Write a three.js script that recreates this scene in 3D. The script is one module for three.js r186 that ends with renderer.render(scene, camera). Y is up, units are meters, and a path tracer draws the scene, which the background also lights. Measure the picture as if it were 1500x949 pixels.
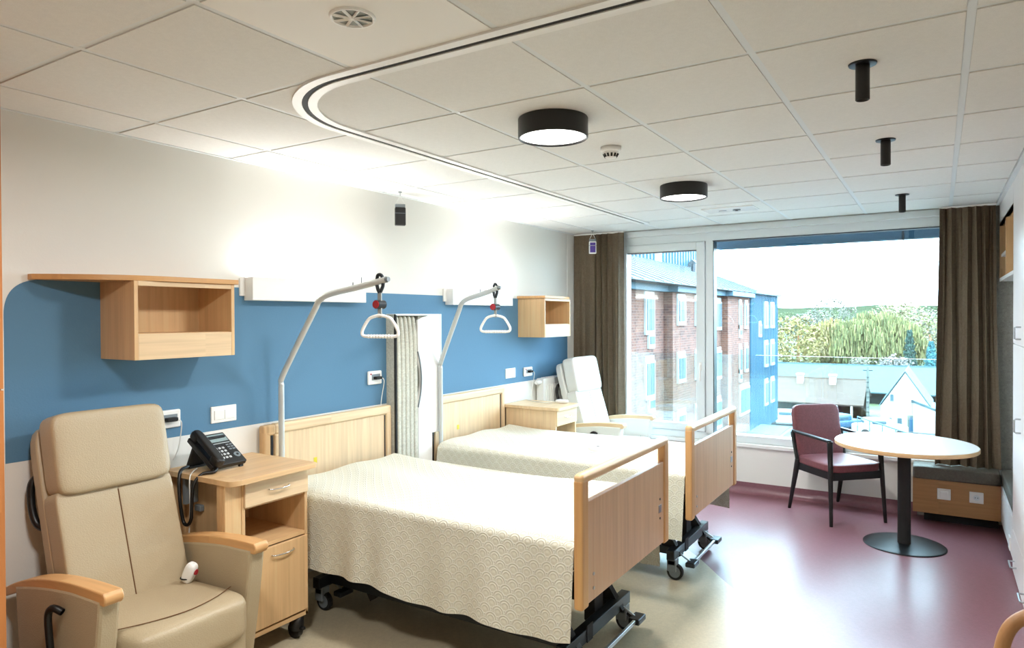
import * as THREE from 'three';
import { RoundedBoxGeometry } from 'three/addons/geometries/RoundedBoxGeometry.js';
import { mergeGeometries, mergeVertices } from 'three/addons/utils/BufferGeometryUtils.js';
import { RectAreaLightUniformsLib } from 'three/addons/lights/RectAreaLightUniformsLib.js';

// ---------- camera, sky, exposure ----------
const scene = new THREE.Scene();
const camera = new THREE.PerspectiveCamera(2 * Math.atan(474.5 / 1004.3) * 180 / Math.PI, 1500 / 949, 0.05, 2000);
camera.position.set(0, 1.64, 0);
camera.rotation.set(-0.00968, 0.55688, -0.00471, 'YXZ');
const renderer = new THREE.WebGLRenderer({ antialias: true });
renderer.toneMapping = THREE.LinearToneMapping;
renderer.toneMappingExposure = 2.6;
renderer.shadowMap.enabled = true;
RectAreaLightUniformsLib.init();
const SKY = 7.6;                                     // bright overcast
scene.background = new THREE.Color().setRGB(0.82 * SKY, 0.97 * SKY, 1.13 * SKY);
const LAMP_POWER = 66, BED_POWER = 23;
const WARM = new THREE.Color().setRGB(1, 0.985, 0.955), BEDWARM = new THREE.Color().setRGB(1, 0.99, 0.97);

// ---------- helpers ----------
let seed = 7;
const rnd = () => { seed = (seed + 0x6D2B79F5) | 0; let t = Math.imul(seed ^ (seed >>> 15), 1 | seed); t = (t + Math.imul(t ^ (t >>> 7), 61 | t)) ^ t; return ((t ^ (t >>> 14)) >>> 0) / 4294967296; };
const rr = (a, b) => a + (b - a) * rnd();
const V = (x, y, z) => new THREE.Vector3(x, y, z);
const taken = {};
const numbered = (n) => { const k = taken[n] = (taken[n] ?? -1) + 1; return k ? n + '_' + String(k).padStart(3, '0') : n; };
const origin = new Map();
function tag(o, label, category, group, kind) { o.userData.label = label; if (category) o.userData.category = category; if (group) o.userData.group = group; if (kind) o.userData.kind = kind; return o; }
function thing(name, label, category, pos = [0, 0, 0], turn = 0, group, kind) {
  const o = new THREE.Group(); o.name = numbered(name); o.position.set(...pos); o.rotation.y = turn; scene.add(o);
  origin.set(o, turn ? [0, 0, 0] : pos); return tag(o, label, category, group, kind);
}
// uv in metres, v along the grain
function uvM(g, grain = 'y') {
  g = g.index ? g.toNonIndexed() : g; const p = g.attributes.position, uv = new Float32Array(p.count * 2), n = V(), a = V(), b = V(), c = V();
  for (let i = 0; i < p.count; i += 3) {
    a.fromBufferAttribute(p, i); b.fromBufferAttribute(p, i + 1); c.fromBufferAttribute(p, i + 2);
    n.crossVectors(b.clone().sub(a), c.clone().sub(a)); const ax = Math.abs(n.x), ay = Math.abs(n.y), az = Math.abs(n.z);
    const d = ax >= ay && ax >= az ? 'x' : ay >= az ? 'y' : 'z';
    let o = ['x', 'y', 'z'].filter((k) => k !== d); if (o[0] === grain) o = [o[1], o[0]];
    [a, b, c].forEach((v, k) => { uv[2 * (i + k)] = v[o[0]] + 0.37 * v[d]; uv[2 * (i + k) + 1] = v[o[1]]; });
  }
  g.setAttribute('uv', new THREE.BufferAttribute(uv, 2)); return g;
}
function strip(g) { g = g.index ? g.toNonIndexed() : g; for (const k of Object.keys(g.attributes)) if (!['position', 'normal', 'uv'].includes(k)) g.deleteAttribute(k); return g; }
function geo(gs, grain) { const l = (Array.isArray(gs) ? gs : [gs]).map((g) => uvM(strip(g), grain)); return l.length > 1 ? mergeGeometries(l) : l[0]; }
function part(parent, name, gs, mat, grain, label) {
  const g = geo(gs, grain); let r = parent; while (r && !origin.has(r)) r = r.parent;
  if (r) g.translate(...origin.get(r).map((v) => -v));
  const m = new THREE.Mesh(g, mat); m.name = name; if (label) m.userData.label = label; parent.add(m); return m;
}
function single(name, gs, mat, label, category, group, grain, kind) {   // a thing of one mesh, with its own base point
  const g = geo(gs, grain); g.computeBoundingBox(); const b = g.boundingBox, c = [(b.min.x + b.max.x) / 2, b.min.y, (b.min.z + b.max.z) / 2];
  g.translate(-c[0], -c[1], -c[2]); const m = new THREE.Mesh(g, mat); m.name = numbered(name); m.position.set(...c); scene.add(m); origin.set(m, c); return tag(m, label, category, group, kind);
}
const bb = (x0, x1, y0, y1, z0, z1, r = 0) => {      // box by bounds
  const w = Math.abs(x1 - x0), h = Math.abs(y1 - y0), d = Math.abs(z1 - z0), k = Math.min(r, w / 2.01, h / 2.01, d / 2.01);
  const g = k > 0 ? new RoundedBoxGeometry(w, h, d, 2, k) : new THREE.BoxGeometry(w, h, d);
  return g.translate((x0 + x1) / 2, (y0 + y1) / 2, (z0 + z1) / 2);
};
const cyl = (r, h, x, y, z, ax = 'y', r2 = r, seg = 24) => { const g = new THREE.CylinderGeometry(r2, r, h, seg); if (ax === 'x') g.rotateZ(-Math.PI / 2); if (ax === 'z') g.rotateX(Math.PI / 2); return g.translate(x, y, z); };
const tube = (pts, r, closed = false, seg = 40, rs = 10, tension = 0.5) => new THREE.TubeGeometry(new THREE.CatmullRomCurve3(pts.map((p) => V(...p)), closed, 'catmullrom', tension), seg, r, rs, closed);
const poly = (pts, r, rs = 10) => { const c = new THREE.CurvePath(); for (let i = 1; i < pts.length; i++) c.add(new THREE.LineCurve3(V(...pts[i - 1]), V(...pts[i]))); return new THREE.TubeGeometry(c, (pts.length - 1) * 4, r, rs); };
const lathe = (pts, x = 0, y = 0, z = 0, seg = 32) => new THREE.LatheGeometry(pts.map((p) => new THREE.Vector2(...p)), seg).translate(x, y, z);
const shape = (pts) => { const s = new THREE.Shape(); pts.forEach((p, i) => i ? s.lineTo(...p) : s.moveTo(...p)); s.closePath(); return s; };
const ext = (s, d, bev = 0, seg = 1) => new THREE.ExtrudeGeometry(s, { depth: d, bevelEnabled: bev > 0, bevelSize: bev, bevelThickness: bev, bevelSegments: 2, curveSegments: 16, steps: seg });
// pillow-like block: superellipsoid of w h d
function sq(w, h, d, n = 7, x = 0, y = 0, z = 0, seg = 14) {
  let g = new THREE.BoxGeometry(2, 2, 2, seg, seg, seg); const p = g.attributes.position;
  for (let i = 0; i < p.count; i++) {
    const f = (t) => Math.sign(t) * Math.pow(Math.abs(t), 0.8);
    const a = f(p.getX(i)), b = f(p.getY(i)), c = f(p.getZ(i)), t = 1 / Math.pow(Math.abs(a) ** n + Math.abs(b) ** n + Math.abs(c) ** n, 1 / n);
    p.setXYZ(i, a * t * w / 2, b * t * h / 2, c * t * d / 2);
  }
  g.deleteAttribute('normal'); g.deleteAttribute('uv'); g = mergeVertices(g, 1e-5); g.computeVertexNormals(); return g.translate(x, y, z);
}

// ---------- textures ----------
function noise2(seedN) { const r = []; for (let i = 0; i < 4096; i++) { const s = Math.sin((i + seedN * 91.7) * 127.1) * 43758.5453; r.push(s - Math.floor(s)); }
  return (x, y, per) => { const xi = Math.floor(x), yi = Math.floor(y), fx = x - xi, fy = y - yi, h = (a, b) => r[(((a % per) + per) % per * 57 + ((b % per) + per) % per * 131) & 4095], s = (t) => t * t * (3 - 2 * t), u = s(fx), v = s(fy);
    return (h(xi, yi) * (1 - u) + h(xi + 1, yi) * u) * (1 - v) + (h(xi, yi + 1) * (1 - u) + h(xi + 1, yi + 1) * u) * v; }; }
function tex(n, fn, srgb, metres = 1) {
  const d = new Uint8Array(n * n * 4);
  for (let y = 0; y < n; y++) for (let x = 0; x < n; x++) { const c = fn(x / n, y / n, x, y); const k = 4 * (y * n + x); d[k] = c[0] * 255; d[k + 1] = c[1] * 255; d[k + 2] = c[2] * 255; d[k + 3] = 255; }
  const t = new THREE.DataTexture(d, n, n); t.wrapS = t.wrapT = THREE.RepeatWrapping; t.magFilter = THREE.LinearFilter; t.minFilter = THREE.LinearMipmapLinearFilter; t.generateMipmaps = true;
  t.repeat.set(1 / metres, 1 / metres); if (srgb) t.colorSpace = THREE.SRGBColorSpace; t.needsUpdate = true; return t;
}
const cl = (v) => Math.max(0, Math.min(1, v)), g3 = (v) => [cl(v), cl(v), cl(v)];
const N1 = noise2(1), N2 = noise2(2), N3 = noise2(3);
const woodTex = tex(512, (u, v) => { const a = N1(u * 64, v * 3, 64) * 0.5 + N2(u * 190, v * 6, 190) * 0.35 + N3(u * 14, v * 2, 14) * 0.5, t = 0.86 + 0.14 * a; return [cl(t + 0.03), cl(t), cl(t - 0.035)]; }, true, 1);
const speckTex = (lo, amp) => tex(512, (u, v, x, y) => { const s = N1(x * 0.9, y * 0.9, 4096), b = N2(u * 40, v * 40, 40), e = N3(x * 0.45, y * 0.45, 4096); return g3(lo + amp * (0.55 * s + 0.25 * e + 0.2 * b)); }, true, 0.5);
const floorTex = speckTex(0.80, 0.22), tileTex = speckTex(0.93, 0.07), plasterTex = tex(256, (u, v) => g3(0.4 * N1(u * 90, v * 90, 90) + 0.6 * N2(u * 40, v * 40, 40)), false, 0.25);
const leatherBump = tex(256, (u, v) => g3(0.6 * N1(u * 60, v * 60, 60) + 0.4 * N2(u * 110, v * 110, 110)), false, 0.2);
const weave = tex(256, (u, v, x, y) => g3(0.5 + 0.25 * Math.sin(x * Math.PI / 2) * Math.sin(y * Math.PI / 2) + 0.3 * (N1(u * 100, v * 100, 100) - 0.5)), false, 0.12);
const fabricTex = tex(256, (u, v) => g3(0.78 + 0.22 * (0.6 * N1(u * 110, v * 110, 110) + 0.4 * N2(u * 30, v * 30, 30))), true, 0.3);
function scale2(u, v) {      // overlapping fish scales with a raised rim; 4 x 8 cells
  const X = u * 4, Y = v * 4; let best = 0;
  for (let row = Math.floor(Y * 2) - 2; row <= Math.floor(Y * 2) + 1; row++) {
    const cy = row * 0.5, off = (((row % 2) + 2) % 2) * 0.5, cx = Math.round(X - off) + off, d = Math.hypot(X - cx, Y - cy);
    if (d <= 0.5) { const rim = Math.exp(-(((d - 0.44) / 0.045) ** 2)) + 0.7 * Math.exp(-(((d - 0.27) / 0.045) ** 2)) + 0.35 * Math.exp(-((d / 0.12) ** 2)); best = rim; break; }
  }
  return best;
}
const quiltBump = tex(512, (u, v) => g3(0.15 + 0.7 * scale2(u, v)), false, 0.26);
const quiltTex = tex(512, (u, v) => { const s = scale2(u, v); return [cl(0.93 + 0.06 * s), cl(0.925 + 0.07 * s), cl(0.885 + 0.1 * s)]; }, true, 0.26);
const brickTex = tex(512, (u, v) => { const rows = 16, ry = v * rows, r = Math.floor(ry), cx = u * 6 + (r % 2) * 0.5, c = Math.floor(cx), fy = ry - r, fx = cx - c; const m = fy < 0.16 || fx < 0.06; const h = Math.sin((r * 17.3 + (c % 6) * 71.7)) * 43758.5; const k = h - Math.floor(h); return m ? [0.80, 0.77, 0.74] : [0.56 + 0.22 * k, 0.42 + 0.17 * k, 0.38 + 0.14 * k]; }, true, 1.9);
const roofTex = tex(256, (u, v) => { const r = (v * 10) % 1, c = (u * 8) % 1; return g3(0.75 + 0.25 * r - (c < 0.08 ? 0.12 : 0) + 0.1 * (N1(u * 20, v * 20, 20) - 0.5)); }, true, 3);
const grassTex = tex(256, (u, v) => { const a = N1(u * 6, v * 6, 6) * 0.6 + N2(u * 40, v * 40, 40) * 0.4; return [0.55 + 0.4 * a, 0.62 + 0.35 * a, 0.5 + 0.3 * a]; }, true, 60);

// ---------- materials ----------
const std = (color, roughness = 0.6, o = {}) => new THREE.MeshStandardMaterial({ color, roughness, metalness: 0, side: THREE.DoubleSide, ...o });
const M = {
  wall: std('#e8e6e0', 0.85, { bumpMap: plasterTex, bumpScale: 0.0002 }),
  blue: std('#5580a0', 0.7, { bumpMap: plasterTex, bumpScale: 0.0003 }),
  greyWall: std('#b9b6ad', 0.9, { map: fabricTex }),
  tile: std('#ecebe7', 0.9, { map: tileTex }), smoothTile: std('#efede8', 0.6), grid: std('#dfe3e4', 0.5), gap: std('#2a2826', 0.9),
  floorBeige: std('#d0c3a6', 0.33, { map: floorTex }), floorRed: std('#93636c', 0.33, { map: floorTex }),
  white: std('#f0efec', 0.4), whiteGloss: std('#f2f2f0', 0.25), frame: std('#dfe6e8', 0.35), cabWhite: std('#e9e4e2', 0.35),
  beech: std('#dcbb90', 0.42, { map: woodTex }), beechPale: std('#e2cba9', 0.42, { map: woodTex }), beechRed: std('#d0ab8a', 0.42, { map: woodTex }), beechEdge: std('#d3a672', 0.42, { map: woodTex }),
  oak: std('#b08458', 0.5, { map: woodTex }), orangeWood: std('#bd7a43', 0.5, { map: woodTex }), darkWood: std('#8d5a33', 0.5, { map: woodTex }),
  black: std('#0f0f10', 0.4), blackMatt: std('#161617', 0.7), darkSteel: std('#2c3238', 0.35, { metalness: 0.4 }), greyPlastic: std('#7d868b', 0.45), steel: std('#b9bfc2', 0.28, { metalness: 0.9 }), chrome: std('#d9dadb', 0.15, { metalness: 1 }), tableSteel: std('#15181b', 0.35, { metalness: 0.5 }),
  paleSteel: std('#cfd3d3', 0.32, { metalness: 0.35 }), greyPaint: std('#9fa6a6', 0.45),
  tan: std('#b3a285', 0.42, { bumpMap: leatherBump, bumpScale: 0.0008 }), ivory: std('#dfe0dc', 0.42, { bumpMap: leatherBump, bumpScale: 0.0008 }), thread: std('#6b4a2c', 0.8), threadPale: std('#9a9a96', 0.8),
  quilt: std('#e6e4db', 0.85, { map: quiltTex, bumpMap: quiltBump, bumpScale: 0.004 }), mattress: std('#c9cfd0', 0.8),
  curtain: new THREE.MeshPhysicalMaterial({ color: '#7a6a55', roughness: 0.75, map: fabricTex, bumpMap: weave, bumpScale: 0.0005, sheen: 0.3, sheenRoughness: 0.5, side: THREE.DoubleSide }),
  cushion: std('#6f6a60', 0.85, { map: fabricTex, bumpMap: weave, bumpScale: 0.0006 }),
  burgundy: std('#85484d', 0.5, { bumpMap: leatherBump, bumpScale: 0.0006, map: fabricTex }), screenCloth: std('#dcdacb', 0.8, { map: fabricTex }),
  lampGlow: new THREE.MeshStandardMaterial({ color: '#ffffff', emissive: WARM, emissiveIntensity: 2.2, roughness: 0.6 }),
  bedGlow: new THREE.MeshStandardMaterial({ color: '#ffffff', emissive: BEDWARM, emissiveIntensity: 3, roughness: 0.6 }),
  red: std('#a3202b', 0.5), yellow: std('#d8c62c', 0.5), purple: std('#4a2f8f', 0.3), lcd: std('#8fa3a4', 0.2), keys: std('#c9ccce', 0.5), cable: std('#e6e4de', 0.5), rubber: std('#1b1c1d', 0.8),
  glass: new THREE.MeshPhysicalMaterial({ color: '#eef9fb', roughness: 0, transmission: 1, thickness: 0, ior: 1.5 }),
  glassTint: new THREE.MeshPhysicalMaterial({ color: '#f5fbfb', roughness: 0.0, transmission: 1, thickness: 0, ior: 1.5 }),
  brick: std('#86746c', 0.9, { map: brickTex }), blueClad: std('#235065', 0.5), slate: std('#3c484e', 0.7, { map: roofTex }), tealRoof: std('#2e4c53', 0.7, { map: roofTex }), tanRoof: std('#523f33', 0.8, { map: roofTex }), gutter: std('#41606f', 0.6),
  winWhite: std('#939797', 0.5), winDark: std('#2a434c', 0.45), plasterW: std('#9c9a96', 0.8), asphalt: std('#494948', 0.9, { map: floorTex }), grass: std('#3c4a28', 1, { map: grassTex }), concrete: std('#585c55', 0.9), hillFar: std('#8fb0b8', 1), screenBox: std('#254960', 0.5),
};


// ---------- room shell ----------
const XL = -3.243, ZW = -6.55, HC = 2.5, XR = 0.40;
const struct = (name, gs, mat, label, grain) => single(name, gs, mat, label, null, null, grain, 'structure');
// floor: two sheets meeting along an arc
{
  const seam = [[-3.243, -5.62], [-2.6, -5.42], [-2.0, -5.12], [-1.496, -4.733], [-1.133, -4.294], [-0.909, -4.026], [-0.724, -3.832], [-0.529, -3.642], [-0.2, -3.37], [0.2, -3.12], [0.7, -2.9], [1.6, -2.65]];
  const curve = new THREE.CatmullRomCurve3(seam.map(([x, z]) => V(x, 0, z))).getPoints(60);
  const fl = thing('floor', 'vinyl floor of beige and burgundy sheets meeting in a curve', null, [0, 0, 0], 0, null, 'structure');
  const lay = (pts) => { const g = ext(shape(pts), 0.02); return g.rotateX(Math.PI / 2); };   // shape y -> world z
  part(fl, 'beige_sheet', lay([...curve.map((p) => [p.x, p.z]), [1.6, 1.6], [-3.243, 1.6]]), M.floorBeige);
  part(fl, 'burgundy_sheet', lay([...curve.map((p) => [p.x, p.z]), [1.6, -6.55], [-3.243, -6.55]]), M.floorRed);
  part(fl, 'floor_slab', bb(XL, 1.6, -0.25, -0.021, ZW, 1.6), M.concrete);
}
{
  const w = thing('wall_left', 'white wall with a blue painted band and a rounded corner', null, [XL, 0, -2.5], 0, null, 'structure');
  part(w, 'plaster', bb(XL - 0.15, XL, -0.25, 2.7, ZW - 0.3, 1.75), M.wall);
  const s = new THREE.Shape(); s.moveTo(-6.283, 1.05); s.lineTo(-1.28, 1.05); s.lineTo(-1.28, 1.66); s.quadraticCurveTo(-1.28, 1.81, -1.43, 1.81); s.lineTo(-6.283, 1.81); s.closePath();
  part(w, 'blue_band', ext(s, 0.001).rotateY(-Math.PI / 2).translate(XL + 0.001, 0, 0), M.blue);
  part(w, 'corner_strip', bb(XL, XL + 0.004, 0, HC, -6.36, -6.283), M.wall);
}
struct('wall_back', bb(XL - 0.15, 1.75, -0.25, 2.7, 1.6, 1.75), M.wall, 'plain white wall closing the room behind');
struct('wall_right', [bb(1.6, 1.75, -0.25, 2.7, -3.6, 1.6), bb(1.0, 1.75, -0.25, 2.7, -3.75, -3.6)], M.wall, 'plain white wall beside the entrance side');
{
  const w = thing('wall_window', 'white wall around the wide window with parapet below', null, [-1.2, 0, ZW - 0.15], 0, null, 'structure');
  const z0 = ZW - 0.3;
  part(w, 'parapet', bb(XL, 1.05, -0.25, 0.43, z0, ZW), M.wall);
  part(w, 'left_pier', bb(XL, -2.78, 0.43, 2.7, z0, ZW), M.wall);
  part(w, 'right_pier', bb(0.33, 1.05, 0.43, 2.7, z0, ZW), M.greyWall);
  struct('wall_alcove', bb(0.79, 1.05, -0.25, 2.6, ZW + 0.001, -5.375), M.greyWall, 'grey alcove wall behind the cabinet bench');
  part(w, 'lintel', bb(-2.78, 0.33, 2.5, 2.7, z0, ZW), M.wall);
}
{ // coved skirting in the floor colour
  const s = new THREE.Shape(); s.moveTo(0, 0); s.lineTo(0.06, 0); s.quadraticCurveTo(0.012, 0.012, 0.008, 0.06); s.lineTo(0.008, 0.1); s.lineTo(0, 0.1); s.closePath();
  struct('baseboard_window', ext(s, 3.1).rotateY(-Math.PI / 2).rotateY(Math.PI).rotateY(Math.PI).translate(-0.15, 0, 0).applyMatrix4(new THREE.Matrix4().makeTranslation(0, 0, ZW)), M.floorRed, 'burgundy coved skirting below the window');
  struct('baseboard_left', ext(s, 6.4).translate(XL, 0, ZW), M.floorBeige, 'beige coved skirting along the bed wall');
}
// ceiling: slab, tegular tiles, recessed grid
{
  const c = thing('ceiling', 'suspended ceiling of square white tiles in a grid', null, [0, HC, 0], 0, null, 'structure');
  part(c, 'ceiling_slab', bb(XL - 0.15, 1.75, 2.6, 2.75, ZW - 0.3, 1.75), M.white);
  const gx = [XL]; for (let i = 0; i < 9; i++) gx.push(-2.922 + 0.6 * i); const xs = gx.filter((x) => x < 1.6); xs.push(1.6);
  const gz = [ZW + 0.05]; for (let i = 0; i < 14; i++) gz.push(-6.511 + 0.5975 * (i + 1)); const zs = gz.filter((z) => z < 1.6); zs.push(1.6);
  const cut = (z) => z < -3.6 ? 0.383 : 1.6;
  const proto = {};
  for (let i = 0; i + 1 < xs.length; i++) for (let j = 0; j + 1 < zs.length; j++) {
    const x0 = xs[i], z0 = zs[j], z1 = zs[j + 1], mid = (z0 + z1) / 2, x1 = Math.min(xs[i + 1], cut(mid)); if (x1 - x0 < 0.05) continue;
    const g = 0.0125, w = x1 - x0 - 2 * g, d = z1 - z0 - 2 * g; if (d < 0.03) continue;
    const key = w.toFixed(3) + d.toFixed(3); proto[key] ??= uvM(bb(-w / 2, w / 2, 0, 0.02, -d / 2, d / 2));
    const vent = Math.abs(mid + 1.43) < 0.1 && Math.abs((x0 + x1) / 2 + 1.42) < 0.1;
    const m = new THREE.Mesh(proto[key], vent ? M.smoothTile : M.tile); m.name = 'ceiling_tile'; m.position.set((x0 + x1) / 2, 0, mid); c.add(m);
  }
  xs.slice(1, -1).forEach((x) => part(c, 'grid_bar', bb(x - 0.012, x + 0.012, HC + 0.003, HC + 0.03, ZW, x < 0.38 ? 1.6 : 1.6), M.grid));
  zs.slice(1, -1).forEach((z) => part(c, 'grid_bar', bb(XL, z < -3.6 ? 0.40 : 1.6, HC + 0.004, HC + 0.028, z - 0.012, z + 0.012), M.grid));
  part(c, 'edge_trim', bb(0.375, 0.40, HC - 0.012, HC + 0.03, -6.5, -3.6), M.grid);
  part(c, 'edge_trim', bb(XL, XL + 0.02, HC - 0.004, HC + 0.02, ZW, 1.6), M.grid);
  part(c, 'plenum_panel', bb(0.40, 1.6, HC, HC + 0.05, ZW, -3.6), M.white);
}
// curtain track let into the ceiling
{
  const t = thing('curtain_track', 'white ceiling track with a dark slot curving around the beds', 'curtain track', [-2.3, HC - 0.012, -4]);
  const pts = []; pts.push([0.3, -1.765]); for (let a = 0; a <= 20; a++) { const k = Math.PI / 2 * a / 20; pts.push([-1.82 - 0.48 * Math.sin(k), -2.245 + 0.48 * Math.cos(k)]); } pts.push([-2.3, -6.01]);
  const strip3 = (off, half, y0, y1) => { const P = [], I = []; pts.forEach(([x, z], i) => { const a = pts[Math.max(0, i - 1)], b = pts[Math.min(pts.length - 1, i + 1)], l = Math.hypot(b[0] - a[0], b[1] - a[1]), nx = -(b[1] - a[1]) / l, nz = (b[0] - a[0]) / l; for (const [o, y] of [[off - half, y0], [off + half, y0], [off + half, y1], [off - half, y1]]) P.push(x + nx * o, y, z + nz * o); });
    for (let i = 0; i + 1 < pts.length; i++) for (let k = 0; k < 4; k++) { const a = 4 * i + k, b = 4 * i + (k + 1) % 4; I.push(a, b, a + 4, b, b + 4, a + 4); }
    for (const e of [0, 4 * (pts.length - 1)]) I.push(e, e + 1, e + 2, e, e + 2, e + 3);
    const g = new THREE.BufferGeometry(); g.setAttribute('position', new THREE.Float32BufferAttribute(P, 3)); g.setIndex(I); const h = g.toNonIndexed(); h.computeVertexNormals(); return h; };
  part(t, 'slot', strip3(0, 0.02, HC - 0.003, HC + 0.006), M.blackMatt, 'y', 'dark slot of the track');
  part(t, 'outer_flange', strip3(0.03, 0.018, HC - 0.007, HC + 0.006), M.white);
  part(t, 'inner_flange', strip3(-0.03, 0.018, HC - 0.007, HC + 0.006), M.white);
}
// ---------- window ----------
{
  const w = thing('window_1', 'wide white framed window with casement and fixed pane', null, [-1.2, 0.43, ZW], 0, null, 'structure');
  const z0 = ZW - 0.09, z1 = ZW - 0.01;
  part(w, 'frame_head', bb(-2.78, 0.33, 2.36, 2.5, z0 - 0.03, z1, 0.006), M.frame);
  part(w, 'frame_head_strip', bb(-2.78, 0.33, 2.44, 2.5, z1, ZW + 0.03, 0.006), M.frame);
  part(w, 'frame_jamb', bb(-2.78, -2.70, 0.46, 2.37, z0 - 0.03, z1, 0.006), M.frame);
  part(w, 'frame_jamb', bb(0.25, 0.33, 0.46, 2.37, z0 - 0.03, z1, 0.006), M.frame);
  part(w, 'frame_sill_rail', bb(-2.78, 0.33, 0.46, 0.53, z0 - 0.03, z1, 0.006), M.frame);
  part(w, 'mullion', bb(-1.897, -1.82, 0.5, 2.37, z0 - 0.03, z1, 0.006), M.frame);
  const sash = part(w, 'sash', [bb(-2.7, -1.983, 2.28, 2.36, z0, z1 + 0.0145, 0.004), bb(-2.7, -1.983, 0.53, 0.6, z0, z1 + 0.0145, 0.004), bb(-2.775, -2.698, 0.53, 2.36, z0, z1 + 0.015, 0.008), bb(-1.985, -1.902, 0.53, 2.36, z0, z1 + 0.015, 0.008)], M.frame);
  part(sash, 'handle', [bb(-1.955, -1.93, 1.12, 1.2, z1 + 0.015, z1 + 0.03, 0.005), bb(-1.95, -1.936, 1.02, 1.17, z1 + 0.03, z1 + 0.045, 0.005)], M.white);
  part(w, 'pane', bb(-2.7, -1.98, 0.59, 2.29, z0 + 0.035, z0 + 0.039), M.glass);
  part(w, 'pane', bb(-1.83, 0.26, 0.52, 2.37, z0 + 0.035, z0 + 0.039), M.glass);
  part(w, 'window_sill', bb(-2.78, 0.33, 0.425, 0.46, ZW - 0.12, ZW + 0.03, 0.006), M.whiteGloss);
  part(w, 'gasket', [bb(-1.83, 0.26, 2.355, 2.362, z0 - 0.02, z1 + 0.002), bb(-1.825, -1.818, 0.52, 2.36, z0 - 0.02, z1 + 0.002), bb(-2.69, -1.98, 2.276, 2.282, z0, z1 + 0.017)], M.darkSteel);
}
{ const t = thing('sunscreen_cassette', 'blue sunscreen box outside above the window', 'sunscreen', [-0.6, 2.305, -6.92]); part(t, 'cassette', bb(-1.88, -0.27, 2.305, 2.46, -6.98, -6.86, 0.01), M.screenBox); part(t, 'cassette', bb(-0.26, 0.6, 2.305, 2.46, -6.98, -6.86, 0.01), M.screenBox); part(t, 'joint', bb(-0.272, -0.258, 2.3, 2.462, -6.985, -6.855), M.darkSteel); }
single('glass_balustrade', bb(-2.9, 0.7, 0.3, 1.26, -6.945, -6.93), M.glassTint, 'clear glass balustrade outside the window', 'balustrade');

// ---------- lamps ----------
for (const [x, z, near] of [[-1.422, -2.628, 'the one beside the smoke detector, towards the door'], [-1.422, -4.42, ''], [-1.422, -0.835, '']]) {  // third lamp is unseen, added to brighten the near end of the room
  const t = thing('ceiling_lamp', z === -2.628 ? 'round black drum ceiling lamp between vent and smoke detector' : z === -4.42 ? 'round black drum ceiling lamp on the window side of the smoke detector' : 'added unseen round black drum ceiling lamp towards the wardrobe', 'lamp', [x, HC - 0.085, z], 0, 'round ceiling lamps');
  part(t, 'drum', lathe([[0.001, HC], [0.15, HC], [0.152, HC - 0.004], [0.152, HC - 0.083], [0.150, HC - 0.085], [0.144, HC - 0.085], [0.144, HC - 0.07]], x, 0, z, 48), M.black);
  part(t, 'diffuser', lathe([[0.001, HC - 0.081], [0.12, HC - 0.081], [0.144, HC - 0.076]], x, 0, z, 48), M.lampGlow, 'y', 'glowing white diffuser');
  const l = new THREE.RectAreaLight(WARM, LAMP_POWER, 0.25, 0.25); l.position.set(x, HC - 0.09, z); l.lookAt(x, 0, z); scene.add(l);
}
for (const [z0, z1] of [[-2.42, -3.29], [-4.23, -5.10]]) {
  const t = thing('bed_wall_light', z0 > -3 ? 'long white wall light glowing upwards above bed beside the phone' : 'long white wall light glowing upwards above bed by the far cabinet', 'light', [XL + 0.04, 1.74, (z0 + z1) / 2], 0, 'bed wall lights');
  part(t, 'housing', [bb(-3.18, -3.165, 1.74, 1.87, z1, z0, 0.003), bb(XL, -3.18, 1.74, 1.755, z1 + 0.003, z0 - 0.003), bb(XL, -3.18, 1.755, 1.868, z1 + 0.003, z1 + 0.008), bb(XL, -3.18, 1.755, 1.868, z0 - 0.008, z0 - 0.003)], M.white);
  part(t, 'back_plate', bb(XL, XL + 0.012, 1.765, 1.86, z0 - 0.003, z0 + 0.03), M.white);
  part(t, 'diffuser', bb(XL + 0.004, -3.183, 1.845, 1.852, z1 + 0.01, z0 - 0.01), M.bedGlow, 'y', 'glowing upper face');
  const l = new THREE.RectAreaLight(BEDWARM, BED_POWER, 0.05, Math.abs(z1 - z0) - 0.04); l.position.set(-3.213, 1.858, (z0 + z1) / 2); l.lookAt(-3.213, 3, (z0 + z1) / 2); scene.add(l);
}
// ceiling spots, detector, vent, emergency fitting
[[-2.628, 'black cylinder ceiling spot, first from the entrance side of three'], [-3.823, 'black cylinder ceiling spot, middle one of three in a row'], [-5.615, 'black cylinder ceiling spot, last one before the window']].forEach(([z, label]) => {
  const x = -0.222, t = thing('ceiling_spot', label, 'spot light', [x, HC - 0.125, z], 0, 'black ceiling spots');
  part(t, 'flange', lathe([[0.001, HC - 0.006], [0.043, HC - 0.006], [0.045, HC]], x, 0, z), M.tableSteel);
  part(t, 'barrel', lathe([[0.001, HC - 0.006], [0.0225, HC - 0.006], [0.0225, HC - 0.123], [0.020, HC - 0.125], [0.018, HC - 0.115], [0.001, HC - 0.115]], x, 0, z), M.black);
});
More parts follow.
